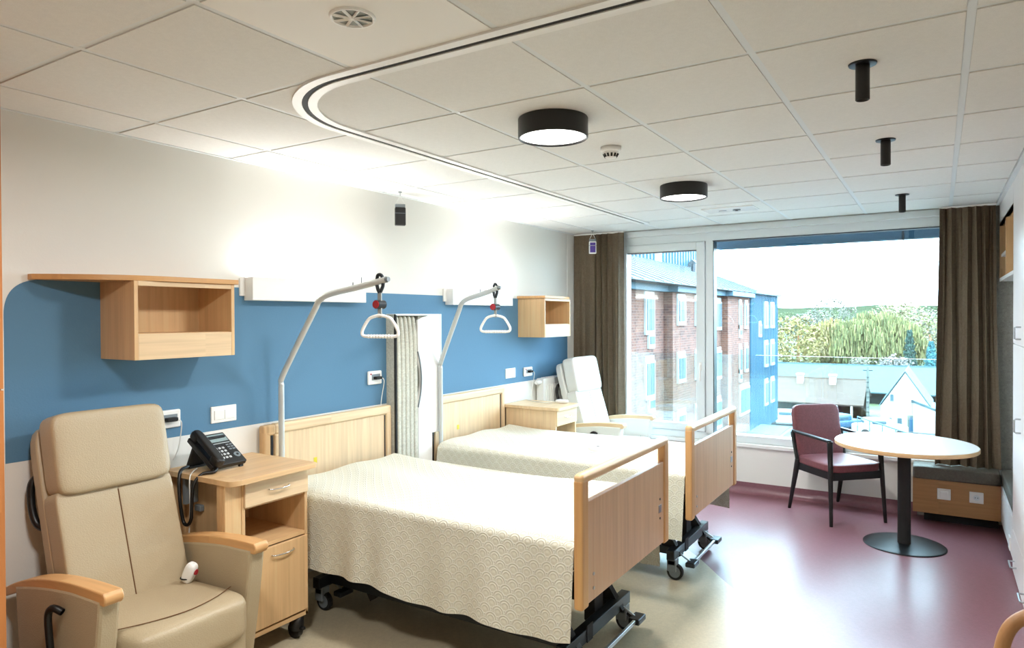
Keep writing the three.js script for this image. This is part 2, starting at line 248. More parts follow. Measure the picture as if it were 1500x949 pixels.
{
  const x = -1.413, z = -3.225, t = thing('smoke_detector', 'round white smoke detector with dark slots on ceiling', 'detector', [x, HC - 0.055, z]);
  part(t, 'base', lathe([[0.001, HC], [0.052, HC], [0.052, HC - 0.018], [0.044, HC - 0.026], [0.001, HC - 0.026]], x, 0, z), M.white);
  part(t, 'head', lathe([[0.040, HC - 0.026], [0.040, HC - 0.032], [0.026, HC - 0.055], [0.001, HC - 0.056]], x, 0, z), M.white);
  for (let k = 0; k < 12; k++) { const a = k * Math.PI / 6, g = bb(-0.005, 0.005, -0.009, 0.009, -0.002, 0.002).rotateX(0.5).translate(0, HC - 0.043, 0.0345).rotateY(a).translate(x, 0, z); part(t, 'slot', g, M.blackMatt); }
}
{
  const x = -1.422, z = -1.43, t = thing('ceiling_vent', 'round swirl air vent with radial white blades in ceiling', 'vent', [x, HC - 0.01, z]);
  part(t, 'recess', lathe([[0.001, HC - 0.001], [0.058, HC - 0.001]], x, 0, z), M.greyPaint, 'y', 'flat grey disc painted as the shaded opening behind the blades');  // no hollow here: the grey stands in for shade inside the vent
  part(t, 'ring', lathe([[0.056, HC - 0.001], [0.058, HC - 0.007], [0.064, HC - 0.007], [0.066, HC]], x, 0, z, 40), M.white);
  part(t, 'hub', cyl(0.008, 0.006, x, HC - 0.005, z), M.white);
  for (let k = 0; k < 8; k++) part(t, 'blade', bb(0.006, 0.057, -0.0025, 0.0025, -0.004, 0.004).rotateX(0.6).rotateY(k * Math.PI / 4 + 0.3).translate(x, HC - 0.005, z), M.white);
}
{
  const x = -1.42, z = -5.6, t = thing('emergency_light', 'flat white emergency light plate with small dark fittings on ceiling', 'emergency light', [x, HC - 0.012, z]);
  part(t, 'plate', bb(x - 0.2, x + 0.2, HC - 0.008, HC, z - 0.12, z + 0.12, 0.003), M.whiteGloss);
  part(t, 'lens', cyl(0.03, 0.012, x + 0.05, HC - 0.01, z, 'y', 0.03), M.greyPlastic); part(t, 'lens_core', cyl(0.012, 0.014, x + 0.05, HC - 0.012, z), M.blackMatt);
  part(t, 'test_button', bb(x - 0.09, x - 0.03, HC - 0.012, HC - 0.006, z - 0.008, z + 0.008), M.greyPlastic);
}
[[-3.121, -3.576, -0.75, 'small black hanging pager on a white wire loop above screen'], [-2.933, -6.239, -1.05, 'small white hanging pager with purple display before the curtain']].forEach(([x, z, turn, label], k) => {
  const t = thing('hanging_pager', label, 'pager', [x, HC - 0.23, z], turn, 'pagers hanging from the ceiling');
  const y = 0.23;
  part(t, 'hook', [cyl(0.012, 0.006, 0, y - 0.003, 0), tube([[0, y - 0.005, 0], [0.004, y - 0.02, 0], [0, y - 0.03, 0]], 0.002, false, 10, 6)], M.greyPlastic);
  part(t, 'wire_loop', [poly([[0, y - 0.025, 0], [0, y - 0.085, 0.03], [0, y - 0.085, -0.03], [0, y - 0.025, 0]], 0.0022, 6)], M.white);
  part(t, 'clip', bb(-0.016, 0.016, 0.12, 0.145, -0.034, 0.034, 0.004), M.greyPlastic);
  const b = part(t, 'body', bb(-0.022, 0.022, 0, 0.122, -0.036, 0.036, 0.006), k ? M.white : M.black);
  part(b, 'display', [bb(0.0215, 0.0235, 0.012, 0.078, -0.027, 0.027), bb(0.0215, 0.0235, 0.084, 0.11, -0.027, 0.027)], k ? M.purple : M.blackMatt);
  part(b, 'seam', bb(-0.0225, 0.0228, 0.08, 0.083, -0.0365, 0.0365), M.greyPlastic);
});

// ---------- bed wall: shelves, sockets, screen ----------
function wallShelf(zNear, dir, label) {     // dir -1: the tapering top runs towards the entrance
  const t = thing('wall_shelf', label, 'shelf', [XL, 1.46, zNear - 0.25], 0, 'wall shelf units');
  const z0 = zNear, z1 = zNear - 0.5, xf = -2.965, th = 0.018, y0 = 1.46, y1 = 1.808;
  part(t, 'side_panel', bb(XL, xf, y0, y1, z0 - th, z0, 0.002), M.beech);
  part(t, 'side_panel', bb(XL, xf, y0, y1, z1, z1 + th, 0.002), M.beech);
  part(t, 'bottom_panel', bb(XL, xf - 0.002, y0, y0 + th, z1 + th, z0 - th), M.beech, 'z');
  part(t, 'back_panel', bb(XL + 0.002, XL + 0.012, y0 + th, y1, z1 + th, z0 - th), M.beech);
  part(t, 'inner_panel', bb(XL + 0.012, xf - 0.02, 1.565, 1.577, z1 + th, z0 - th), M.beech, 'z');
  part(t, 'front_rail', bb(xf - 0.02, xf, y1 - 0.022, y1, z1 + th, z0 - th, 0.002), M.beechPale, 'z');
  part(t, 'front_panel', bb(xf - 0.02, xf, y0, 1.575, z1 + th, z0 - th, 0.002), M.beechPale, 'z');
  return t;
}
// top boards are laid out with a plain mapping instead: shape (z, x) -> world
function boardGeo(s, y, th) { const g = ext(s, th, 0.0015); const p = g.attributes.position; for (let i = 0; i < p.count; i++) { const a = p.getX(i), b = p.getY(i), c = p.getZ(i); p.setXYZ(i, b, y + c, a); } const idx = g.index; g.computeVertexNormals(); return g; }
function wallShelf2(zNear, dir, label) {
  const t = wallShelf(zNear, dir, label);
  const z0 = zNear, z1 = zNear - 0.5, xf = -2.965, tail = 0.29, e = 0.012, k = dir < 0 ? 1 : -1, za = dir < 0 ? z0 + tail : z1 - tail, zb = dir < 0 ? z1 - e : z0 + e;
  const s = new THREE.Shape(); s.moveTo(za, XL); s.lineTo(za, XL + 0.035); s.bezierCurveTo(za - k * 0.1, XL + 0.15, za - k * 0.2, xf - 0.01, za - k * 0.42, xf + 0.012); s.lineTo(zb, xf + 0.012); s.lineTo(zb, XL); s.closePath();
  part(t, 'top_board', boardGeo(s, 1.81, 0.02), M.beechEdge, 'z'); return t;
}
wallShelf2(-1.66, -1, 'wooden wall shelf with open niche, tapering top board above the tan armchair');
wallShelf2(-5.31, 1, 'wooden wall shelf with open niche above the radiator near the curtain');

function plate(name, y0, y1, z0, z1, label, rockers, group, x = XL) {
  const t = thing(name, label, 'switch', [x, y0, (z0 + z1) / 2], 0, group);
  part(t, 'plate', bb(x, x + 0.010, y0, y1, z1, z0, 0.003), M.white);
  const n = rockers, w = (z0 - z1 - 0.03) / n;
  for (let k = 0; k < n; k++) part(t, 'rocker', bb(x + 0.009, x + 0.014, y0 + 0.016, y1 - 0.022, z0 - 0.015 - (k + 1) * w + 0.002, z0 - 0.015 - k * w - 0.002, 0.002), M.whiteGloss);
  return t;
}
plate('light_switch', 1.09, 1.177, -2.21, -2.362, 'white double light switch above the cabinet with the phone', 2, 'double light switches');
plate('light_switch', 1.10, 1.187, -5.09, -5.25, 'white double light switch above the far cabinet', 2, 'double light switches');
function callSocket(y0, y1, z0, z1, label, drop) {
  const t = thing('call_socket', label, 'socket', [XL, y0, (z0 + z1) / 2], 0, 'nurse call sockets'); const zm = (z0 + z1) / 2;
  part(t, 'plate', bb(XL, XL + 0.018, y0, y1, z1, z0, 0.012), M.white);
  part(t, 'recess', bb(XL + 0.0175, XL + 0.019, y0 + 0.03, y1 - 0.022, z1 + 0.02, z0 - 0.03), M.greyPlastic);
  part(t, 'button', cyl(0.006, 0.004, XL + 0.019, y1 - 0.02, z0 - 0.022, 'x'), M.red);
  part(t, 'plug', bb(XL + 0.018, XL + 0.05, y0 + 0.036, y0 + 0.054, zm - 0.035, zm + 0.02, 0.004), M.rubber);
  part(t, 'cable', tube([[XL + 0.045, y0 + 0.045, zm - 0.03], [XL + 0.05, y0 + 0.02, zm - 0.05], [XL + 0.03, y0 - 0.1, zm - 0.045], [XL + 0.025, y0 - drop, zm - 0.02]], 0.0028, false, 24, 6), M.cable);
}
callSocket(1.10, 1.19, -1.90, -2.037, 'white nurse call socket with cable behind the tan armchair', 0.16);
callSocket(1.192, 1.284, -3.369, -3.50, 'white nurse call socket with cable beside the folding screen', 0.3);
callSocket(1.094, 1.18, -5.395, -5.544, 'white nurse call socket with cable beside the radiator', 0.2);

{ // folding privacy screen
  const t = thing('folding_screen', 'folded privacy screen with pleated panels and white end panel between the beds', 'screen', [-3.19, 0.05, -3.78]);
  part(t, 'wall_rail', bb(XL, -3.17, 0.12, 1.665, -3.572, -3.56, 0.003), M.screenCloth);
  part(t, 'rail_edge', bb(-3.17, -3.155, 0.12, 1.665, -3.575, -3.558, 0.003), M.rubber, 'y', 'dark edge strip');
  for (let k = 0; k < 5; k++) part(t, 'pleat', sq(0.085, 1.54, 0.046, 4, -3.197, 0.885, -3.6 - 0.044 * k, 12), M.screenCloth);
  const s = new THREE.Shape(); s.moveTo(-4.05, 0.8); s.lineTo(-3.95, 0.8); s.lineTo(-3.95, 0.11); s.lineTo(-3.8, 0.11); s.lineTo(-3.8, 1.03); s.bezierCurveTo(-3.8, 1.1, -3.83, 1.12, -3.83, 1.2); s.bezierCurveTo(-3.83, 1.28, -3.8, 1.3, -3.8, 1.36); s.lineTo(-3.8, 1.62); s.quadraticCurveTo(-3.88, 1.66, -4.05, 1.662); s.closePath();
  part(t, 'end_panel', ext(s, 0.012, 0.003).rotateY(-Math.PI / 2).translate(-3.157, 0, 0), M.white);
  part(t, 'edge_profile', bb(-3.18, -3.15, 0.8, 1.668, -4.065, -4.053, 0.003), M.frame);
  part(t, 'edge_handle', tube([[-3.155, 1.0, -3.795], [-3.148, 1.1, -3.815], [-3.148, 1.2, -3.825], [-3.148, 1.3, -3.815], [-3.155, 1.4, -3.795]], 0.006, false, 24, 8), M.greyPlastic);
  part(t, 'body_panel', bb(XL, -3.18, 0.11, 1.655, -3.94, -3.83), M.screenCloth);
  part(t, 'top_cap', bb(XL, -3.155, 1.655, 1.668, -4.05, -3.56, 0.003), M.frame);
  for (const z of [-3.62, -3.86]) part(t, 'foot', bb(XL, -3.16, 0.05, 0.11, z - 0.02, z + 0.02, 0.005), M.blackMatt);
}
{ // radiator
  const t = thing('radiator', 'white ribbed panel radiator with thermostat behind the ivory armchair', 'radiator', [XL + 0.06, 0.2, -5.88]);
  part(t, 'front_panel', bb(XL + 0.085, XL + 0.095, 0.2, 1.06, -6.2, -5.62, 0.003), M.white);
  for (let k = 0; k < 13; k++) part(t, 'rib', bb(XL + 0.092, XL + 0.104, 0.25, 1.0, -5.66 - k * 0.042 - 0.022, -5.66 - k * 0.042, 0.005), M.white);
  part(t, 'rear_panel', bb(XL + 0.02, XL + 0.03, 0.2, 1.06, -6.2, -5.62), M.white);
  part(t, 'top_grille', [bb(XL + 0.02, XL + 0.097, 1.055, 1.062, -6.2, -5.62), ...Array.from({ length: 12 }, (_, k) => bb(XL + 0.03, XL + 0.088, 1.06, 1.068, -5.68 - k * 0.042 - 0.015, -5.68 - k * 0.042))], M.white);
  part(t, 'side_cover', bb(XL + 0.02, XL + 0.095, 0.2, 1.06, -5.62, -5.612), M.white);
  part(t, 'thermostat', [cyl(0.022, 0.05, XL + 0.06, 1.03, -5.575, 'z'), cyl(0.015, 0.03, XL + 0.06, 1.03, -5.545, 'z')], M.whiteGloss);
}

// ---------- beds ----------
function scallopSheet(z0, z1, x0, x1, yTop, yHem, dz, s0) {    // draped cover: head x0 to foot x1
  const nu = 90, hang = yTop - yHem, W = z0 - z1, prof = [];
  const r = 0.035;
  for (let i = 0; i <= 14; i++) prof.push(['s', i / 14]);                       // near side, hem to edge
  for (let i = 1; i <= 5; i++) prof.push(['c', i / 6]);
  for (let i = 0; i <= 24; i++) prof.push(['t', i / 24]);
  for (let i = 1; i <= 5; i++) prof.push(['d', i / 6]);
  for (let i = 0; i <= 14; i++) prof.push(['e', i / 14]);
  const P = [], UV = [], I = [], n = prof.length;
  for (let u = 0; u <= nu; u++) {
    const f = u / nu, x = x0 + (x1 - x0) * f; let len = 0, prev = null;
    const wave = (k) => 0.012 * Math.sin(f * 17 + k + s0) + 0.008 * Math.sin(f * 41 + 2.1 * k + s0), lift = 0.02 * Math.exp(-((f / 0.09) ** 2)) + 0.012 * Math.exp(-(((f - 0.97) / 0.05) ** 2)) + 0.004 * Math.sin(f * 9 + s0);
    const hemN = yHem + 0.018 * Math.sin(f * 6 + s0) + 0.01 * Math.sin(f * 19), hemF = yHem - 0.03 + 0.02 * Math.sin(f * 7 + 1 + s0);
    prof.forEach(([k, q]) => {
      let y, z; const sag = 0.010 * Math.sin(f * 5 + s0) * Math.sin(q * 5);
      if (k === 's') { y = hemN + (yTop - r - hemN) * q; z = z0 + 0.012 + (1 - q) * (0.028 + 1.3 * wave(0)) + 0.006 * Math.sin(f * 60 + s0) * (1 - q) + (f > 0.94 ? 0.03 * (f - 0.94) / 0.06 * (1 - q) : 0); }
      else if (k === 'c') { const a = q * Math.PI / 2; y = yTop - r + r * Math.sin(a); z = z0 + 0.012 - r * (1 - Math.cos(a)); }
      else if (k === 't') { y = yTop + sag + lift * (0.4 + 0.6 * q) + 0.006 * Math.sin(q * 13 + f * 8); z = z0 + 0.012 - r - (W - 2 * r + 0.024) * q; }
      else if (k === 'd') { const a = q * Math.PI / 2; y = yTop - r + r * Math.cos(a) + lift * (1 - q); z = z1 - 0.012 + r * (1 - Math.sin(a)); }
      else { y = yTop - r + (hemF - yTop + r) * q; z = z1 - 0.006 - q * (0.012 + 0.6 * wave(2)); }
      if (prev) len += Math.hypot(y - prev[0], z - prev[1]); prev = [y, z];
      P.push(x, y, z + dz); UV.push(x, len);
    });
  }
  for (let u = 0; u < nu; u++) for (let k = 0; k + 1 < n; k++) { const a = u * n + k; I.push(a, a + n, a + 1, a + 1, a + n, a + n + 1); }
  const g = new THREE.BufferGeometry(); g.setAttribute('position', new THREE.Float32BufferAttribute(P, 3)); g.setAttribute('uv', new THREE.Float32BufferAttribute(UV, 2)); g.setIndex(I); g.computeVertexNormals(); return g;
}
function makeBed(dz, poleTurn, label, spreadLabel, s0) {
  const z0 = -2.5 + dz, z1 = -3.55 + dz, zc = (z0 + z1) / 2;
  const t = thing('hospital_bed', label, 'bed', [-2.2, 0, zc], 0, 'hospital beds');
  // headboard
  const hb = part(t, 'headboard', bb(-3.222, -3.2, 0.42, 0.995, z1 + 0.05, z0 - 0.05), M.beechPale);
  part(hb, 'top_rail', bb(-3.232, -3.185, 0.985, 1.045, z1, z0 - 0.075, 0.014), M.beechPale, 'z');
  part(hb, 'post', bb(-3.232, -3.185, 0.40, 1.0, z1, z1 + 0.05, 0.012), M.beechPale); part(hb, 'post', bb(-3.232, -3.185, 0.40, 0.985, z0 - 0.12, z0 - 0.075, 0.01), M.beechPale);
  part(hb, 'corner_post', bb(-3.232, -3.185, 0.42, 1.04, z0 - 0.05, z0, 0.012), M.beech); part(hb, 'corner_cap', bb(-3.232, -3.183, 0.98, 1.042, z0 - 0.08, z0 - 0.02, 0.012), M.beech);
  part(hb, 'slot_strip', [bb(-3.215, -3.19, 0.45, 0.98, z0 - 0.066, z0 - 0.054), bb(-3.21, -3.195, 0.45, 0.98, z1 + 0.055, z1 + 0.06)], M.darkSteel);
  part(hb, 'sticker', bb(-3.2, -3.1985, 0.765, 0.80, z0 - 0.395, z0 - 0.37), M.yellow, 'y', 'small yellow sticker');
  // footboard
  const xo = -1.225, xi = -1.268;
  const fb = part(t, 'footboard', bb(xi + 0.01, xo - 0.008, 0.45, 0.875, z1 + 0.05, z0 - 0.05, 0.003), M.beechRed, 'y', 'reddish beech panel');
  for (const z of [z0 - 0.065, z1]) part(fb, 'post', bb(xi, xo, 0.44, 0.975, z, z + 0.065, 0.012), M.beechEdge);
  part(fb, 'top_rail', bb(xi - 0.002, xo + 0.002, 0.955, 1.0, z1, z0, 0.02), M.beech, 'z');
  for (const y of [0.50, 0.56]) part(fb, 'screw', cyl(0.007, 0.004, xo - 0.007, y, z0 - 0.12, 'x'), M.steel);
  part(fb, 'label_plate', bb(xo - 0.008, xo - 0.006, 0.62, 0.66, z1 + 0.10, z1 + 0.14), M.steel); for (const y of [0.59, 0.69]) part(fb, 'screw', cyl(0.006, 0.004, xo - 0.007, y, z1 + 0.12, 'x'), M.darkSteel);
  // mattress and frame
  part(t, 'mattress', sq(1.8, 0.14, 0.95, 12, -2.205, 0.62, zc), M.mattress);
  part(t, 'mattress_frame', [bb(-3.12, -1.28, 0.48, 0.54, z0 - 0.04, z0 - 0.08), bb(-3.12, -1.28, 0.48, 0.54, z1 + 0.04, z1 + 0.08), bb(-3.12, -3.06, 0.48, 0.54, z1 + 0.04, z0 - 0.04), bb(-1.34, -1.28, 0.48, 0.54, z1 + 0.04, z0 - 0.04), bb(-3.1, -1.36, 0.53, 0.55, z1 + 0.09, z0 - 0.09)], M.darkSteel);
  for (const x of [-1.55, -2.75]) for (const k of [0.25, -0.25]) part(t, 'lift_arm', bb(-0.04, 0.04, -0.26, 0.26, -0.02, 0.02).rotateZ(0.6).translate(x, 0.33, zc + k), M.blackMatt);
  part(t, 'motor', bb(-2.3, -1.95, 0.34, 0.46, zc - 0.08, zc + 0.08, 0.02), M.blackMatt);
  const uc = part(t, 'undercarriage', [bb(-2.95, -1.4, 0.135, 0.185, zc - 0.28, zc - 0.23, 0.004), bb(-2.95, -1.4, 0.135, 0.185, zc + 0.23, zc + 0.28, 0.004)], M.darkSteel);
  for (const x of [-1.41, -2.95]) {
    part(uc, 'cross_bar', bb(x - 0.025, x + 0.025, 0.13, 0.19, zc - 0.37, zc + 0.37, 0.003), M.darkSteel);
    part(uc, 'end_cap', [bb(x - 0.02, x + 0.02, 0.135, 0.185, zc + 0.37, zc + 0.373), bb(x - 0.02, x + 0.02, 0.135, 0.185, zc - 0.373, zc - 0.37)], M.black);
    for (const s of [1, -1]) {
      const z = zc + s * 0.325; part(uc, 'caster_bracket', [bb(x - 0.028, x + 0.03, 0.055, 0.13, z + 0.012, z + 0.03, 0.006), bb(x - 0.028, x + 0.03, 0.09, 0.135, z - 0.03, z + 0.03, 0.008)], M.greyPlastic);
      const w = part(uc, 'wheel', [cyl(0.05, 0.026, x + 0.015, 0.05, z - 0.005, 'z', 0.05, 28)], M.rubber); part(w, 'hub', cyl(0.036, 0.03, x + 0.015, 0.05, z - 0.005, 'z'), M.greyPlastic);
      part(uc, 'pedal_arm', poly([[x + 0.02, 0.15, z - 0.06 * s], [x + 0.11, 0.10, z - 0.06 * s]], 0.006, 6), M.steel);
      part(uc, 'pedal', bb(x + 0.075, x + 0.135, 0.085, 0.115, z - 0.06 * s - 0.05, z - 0.06 * s + 0.05, 0.008), M.darkSteel);
    }
    part(uc, 'brake_rod', bb(x + 0.1, x + 0.116, 0.092, 0.112, zc - 0.24, zc + 0.24, 0.003), M.steel);
    part(uc, 'bracket_plate', bb(x + 0.026, x + 0.03, 0.13, 0.21, zc + 0.1, zc + 0.16), M.blackMatt); part(uc, 'column_foot', bb(x - 0.09, x - 0.03, 0.13, 0.3, zc - 0.15, zc - 0.05, 0.005), M.blackMatt);
  }
  // lifting pole with triangular grip, turned about its socket
  const px = -3.135, pz = z0 - 0.08, c = Math.cos(poleTurn), s = Math.sin(poleTurn), q = (d, y) => [px + d * c, y, pz + d * s];
  const pole = part(t, 'lifting_pole', tube([q(0, 0.45), q(0, 0.8), q(0, 1.2), q(0.002, 1.27), q(0.02, 1.33), q(0.27, 1.68), q(0.31, 1.735), q(0.39, 1.768), q(0.6, 1.80), q(0.79, 1.832)], 0.0165, false, 120, 12), M.paleSteel, 'y', 'bent silver pole');
  part(pole, 'stop_pin', [cyl(0.003, 0.03, ...q(0.56, 1.825)), cyl(0.003, 0.03, ...q(0.62, 1.835)), cyl(0.012, 0.02, ...q(0.795, 1.833), 'x')], M.greyPlastic);
  const g0 = 0.745, gy = 1.825;
  part(pole, 'hook_strap', [tube([q(g0 - 0.02, gy - 0.01), q(g0 - 0.012, gy + 0.03), q(g0 + 0.015, gy + 0.026), q(g0 + 0.022, gy - 0.02), q(g0 + 0.005, gy - 0.055)], 0.009, false, 24, 8), tube([q(g0 - 0.02, gy - 0.01), q(g0 - 0.012, gy - 0.04), q(g0, gy - 0.06)], 0.009, false, 12, 8)], M.darkSteel);
  part(pole, 'strap', bb(-0.012, 0.012, 1.64, 1.78, -0.003, 0.003).rotateY(-poleTurn).translate(q(g0, 0)[0], 0, q(g0, 0)[2]), M.greyPaint);
  part(pole, 'reel', [cyl(0.022, 0.055, ...q(g0, 1.708), 'z')], M.darkSteel); part(pole, 'reel_end', cyl(0.02, 0.006, q(g0, 0)[0], 1.708, q(g0, 0)[2] + 0.029, 'z'), M.red);
  // grip lies across the line of sight: built in the plane x / y turned to face the entrance
  const gx = q(g0, 0)[0], gz = q(g0, 0)[2], tri = [[-0.012, 1.652], [-0.06, 1.635], [-0.098, 1.575], [-0.088, 1.549], [0, 1.547], [0.088, 1.549], [0.098, 1.575], [0.06, 1.635], [0.012, 1.652]];
  part(pole, 'grip', tube(tri.map(([a, y]) => [gx + a * 0.95, y, gz - a * 0.3]), 0.0085, true, 80, 10, 0.4), M.white, 'y', 'white triangular grip');
  part(pole, 'grip_ridge', Array.from({ length: 9 }, (_, k) => { const a = -0.064 + k * 0.016; return new THREE.SphereGeometry(0.0105, 10, 8).translate(gx + a * 0.95, 1.547, gz - a * 0.3); }), M.white);
  const sheet = scallopSheet(z0 - 0.03, z1 + 0.03, -3.12, -1.275, 0.708, 0.305, 0, s0);
  const sp = new THREE.Mesh(sheet, M.quilt); sp.name = numbered('bedspread'); const o = [-2.2, 0.3, zc]; sheet.translate(-o[0], -o[1], -o[2]); sp.position.set(...o); scene.add(sp); tag(sp, spreadLabel, 'bedspread', 'quilted bedspreads');
}
makeBed(0, 0, 'hospital bed with beech boards beside the cabinet with the phone', 'cream quilted bedspread with scale pattern on the bed beside the phone', 0.4);
makeBed(-1.45, 0.41, 'hospital bed with beech boards between folding screen and window', 'pale quilted bedspread with a white handset lying on it', 2.2);
{
  const t = thing('call_handset', 'white nurse call handset with cord lying on the bedspread', 'handset', [-2.0, 0.725, -4.3]);
  part(t, 'shell', sq(0.11, 0.035, 0.06, 3, -2.0, 0.735, -4.3), M.whiteGloss); part(t, 'button', cyl(0.01, 0.008, -1.985, 0.752, -4.3), M.greyPlastic);
  part(t, 'cord', tube([[-2.05, 0.73, -4.3], [-2.12, 0.727, -4.27], [-2.2, 0.728, -4.3], [-2.28, 0.727, -4.26]], 0.0025, false, 20, 6), M.cable);
}

// ---------- bedside cabinets ----------
function topGeo(x0, x1, z0, z1, y, th, r = 0.05) { const s = new THREE.Shape(); s.moveTo(z0, x0); s.lineTo(z0, x1 - r); s.quadraticCurveTo(z0, x1, z0 - r, x1); s.lineTo(z1 + r * 0.4, x1); s.quadraticCurveTo(z1, x1, z1, x1 - r * 0.4); s.lineTo(z1, x0); s.closePath(); return boardGeo(s, y, th); }
function bowHandle(parent, x, y, zc, w) { part(parent, 'handle', tube([[x, y - 0.004, zc + w / 2], [x + 0.014, y - 0.006, zc + w / 2 - 0.008], [x + 0.022, y - 0.008, zc], [x + 0.014, y - 0.006, zc - w / 2 + 0.008], [x, y - 0.004, zc - w / 2]], 0.004, false, 24, 8), M.chrome, 'y', 'bowed metal handle'); }
{
  const t = thing('bedside_cabinet', 'beech bedside cabinet with drawer, niche and door carrying a black phone', 'cabinet', [-3.0, 0, -2.2], 0, 'bedside cabinets');
  const xb = -3.22, xf = -2.765, za = -1.955, zb = -2.05, zc = -2.435, y0 = 0.115, y1 = 0.878;
  part(t, 'top_board', topGeo(-3.225, -2.705, -1.945, -2.45, 0.878, 0.022), M.beech, 'z');
  part(t, 'side_panel', bb(xb, xf, y0, y1, zc, zc + 0.018, 0.002), M.beech);
  part(t, 'divider', bb(xb, xf, y0, y1, zb - 0.012, zb + 0.006, 0.002), M.beech);
  part(t, 'front_stile', bb(xf - 0.022, xf - 0.002, 0.14, y1, zb + 0.006, za, 0.004), M.beech);
  part(t, 'stile_edge', bb(xf - 0.06, xf - 0.022, 0.14, y1, za - 0.016, za), M.beech);
  part(t, 'back_panel', bb(xb, xb + 0.012, y0, y1, zc + 0.018, zb - 0.012), M.beech);
  part(t, 'side_back', bb(xb, xb + 0.016, 0.14, y1, zb + 0.006, za), M.beech);
  for (const g of [bb(xb + 0.1, xb + 0.12, 0.74, 0.878, zb + 0.006, za - 0.02), bb(xb + 0.36, xb + 0.38, 0.78, 0.878, zb + 0.006, za - 0.03), bb(xb + 0.3, xb + 0.36, 0.66, 0.69, zb + 0.006, zb + 0.03, 0.005), bb(xb + 0.12, xb + 0.17, 0.70, 0.73, zb + 0.006, zb + 0.03, 0.005)]) part(t, 'bracket', g, M.greyPlastic);
  part(t, 'niche_floor', bb(xb, xf - 0.002, 0.535, 0.553, zc + 0.018, zb - 0.012), M.beech, 'z');
  part(t, 'drawer_floor', bb(xb, xf - 0.01, 0.74, 0.752, zc + 0.018, zb - 0.012), M.beech, 'z');
  part(t, 'bottom_board', bb(xb, xf, y0, y0 + 0.022, zc, za, 0.002), M.beech, 'z');
  const d = part(t, 'drawer', bb(xf - 0.016, xf + 0.012, 0.752, 0.872, zc + 0.004, zb - 0.004, 0.003), M.beechPale, 'z'); bowHandle(d, xf + 0.012, 0.818, -2.245, 0.12);
  const k = part(t, 'door', bb(xf - 0.01, xf + 0.008, 0.148, 0.528, zc + 0.006, zb - 0.002, 0.003), M.beech); bowHandle(k, xf + 0.008, 0.49, -2.27, 0.13);
  for (const [x, z] of [[-2.8, -2.39], [-2.8, -2.0], [-3.18, -2.39], [-3.18, -2.0]]) { const c = part(t, 'caster', [cyl(0.04, 0.03, x - 0.01, 0.04, z, 'z'), lathe([[0.001, 0.112], [0.034, 0.112], [0.037, 0.07], [0.034, 0.045]], x, 0, z, 20)], M.black); part(c, 'brake_tab', bb(x + 0.02, x + 0.055, 0.05, 0.065, z - 0.012, z + 0.012, 0.004), M.black); }
}
{
  const t = thing('bedside_cabinet', 'beech bedside cabinet coloured pale for the daylight on it, with drawer and open niche before the radiator', 'cabinet', [-2.92, 0, -5.2], 0, 'bedside cabinets');  // same beech drawn paler: cool window light is put into its colour
  const xb = -3.2, xf = -2.7, za = -5.015, zc = -5.39, y0 = 0.115, y1 = 0.863;
  part(t, 'top_board', topGeo(-3.21, -2.665, -5.003, -5.4, 0.863, 0.022, 0.02), M.beechPale, 'z');
  part(t, 'side_panel', bb(xb, xf, y0, y1, za - 0.018, za, 0.002), M.beechPale); part(t, 'side_panel', bb(xb, xf, y0, y1, zc, zc + 0.018, 0.002), M.beechPale);
  part(t, 'back_panel', bb(xb, xb + 0.012, y0, y1, zc, za), M.beechPale); part(t, 'bottom_board', bb(xb, xf, y0, y0 + 0.022, zc, za), M.beechPale, 'z'); part(t, 'niche_floor', bb(xb, xf, 0.535, 0.553, zc, za), M.beechPale, 'z');
  const d = part(t, 'drawer', bb(xf - 0.016, xf + 0.012, 0.73, 0.858, zc + 0.004, za - 0.004, 0.003), M.beechPale, 'z'); bowHandle(d, xf + 0.012, 0.8, -5.2, 0.11);
  const k = part(t, 'door', bb(xf - 0.01, xf + 0.008, 0.148, 0.528, zc + 0.006, za - 0.006, 0.003), M.beechPale); bowHandle(k, xf + 0.008, 0.49, -5.2, 0.11);
  for (const [x, z] of [[-2.75, -5.06], [-2.75, -5.35], [-3.15, -5.06], [-3.15, -5.35]]) part(t, 'caster', [cyl(0.04, 0.03, x, 0.04, z, 'z'), lathe([[0.001, 0.112], [0.034, 0.112], [0.037, 0.07], [0.034, 0.045]], x, 0, z, 20)], M.black);
}
{
  const t = thing('call_handset', 'white nurse call handset on the bedside cabinet before the radiator', 'handset', [-2.8, 0.885, -5.32]);
  part(t, 'shell', sq(0.12, 0.035, 0.05, 3, -2.8, 0.903, -5.32), M.whiteGloss); part(t, 'cord', tube([[-2.86, 0.895, -5.32], [-2.95, 0.889, -5.27], [-3.05, 0.889, -5.29], [-3.18, 0.889, -5.36]], 0.0025, false, 20, 6), M.cable);
}
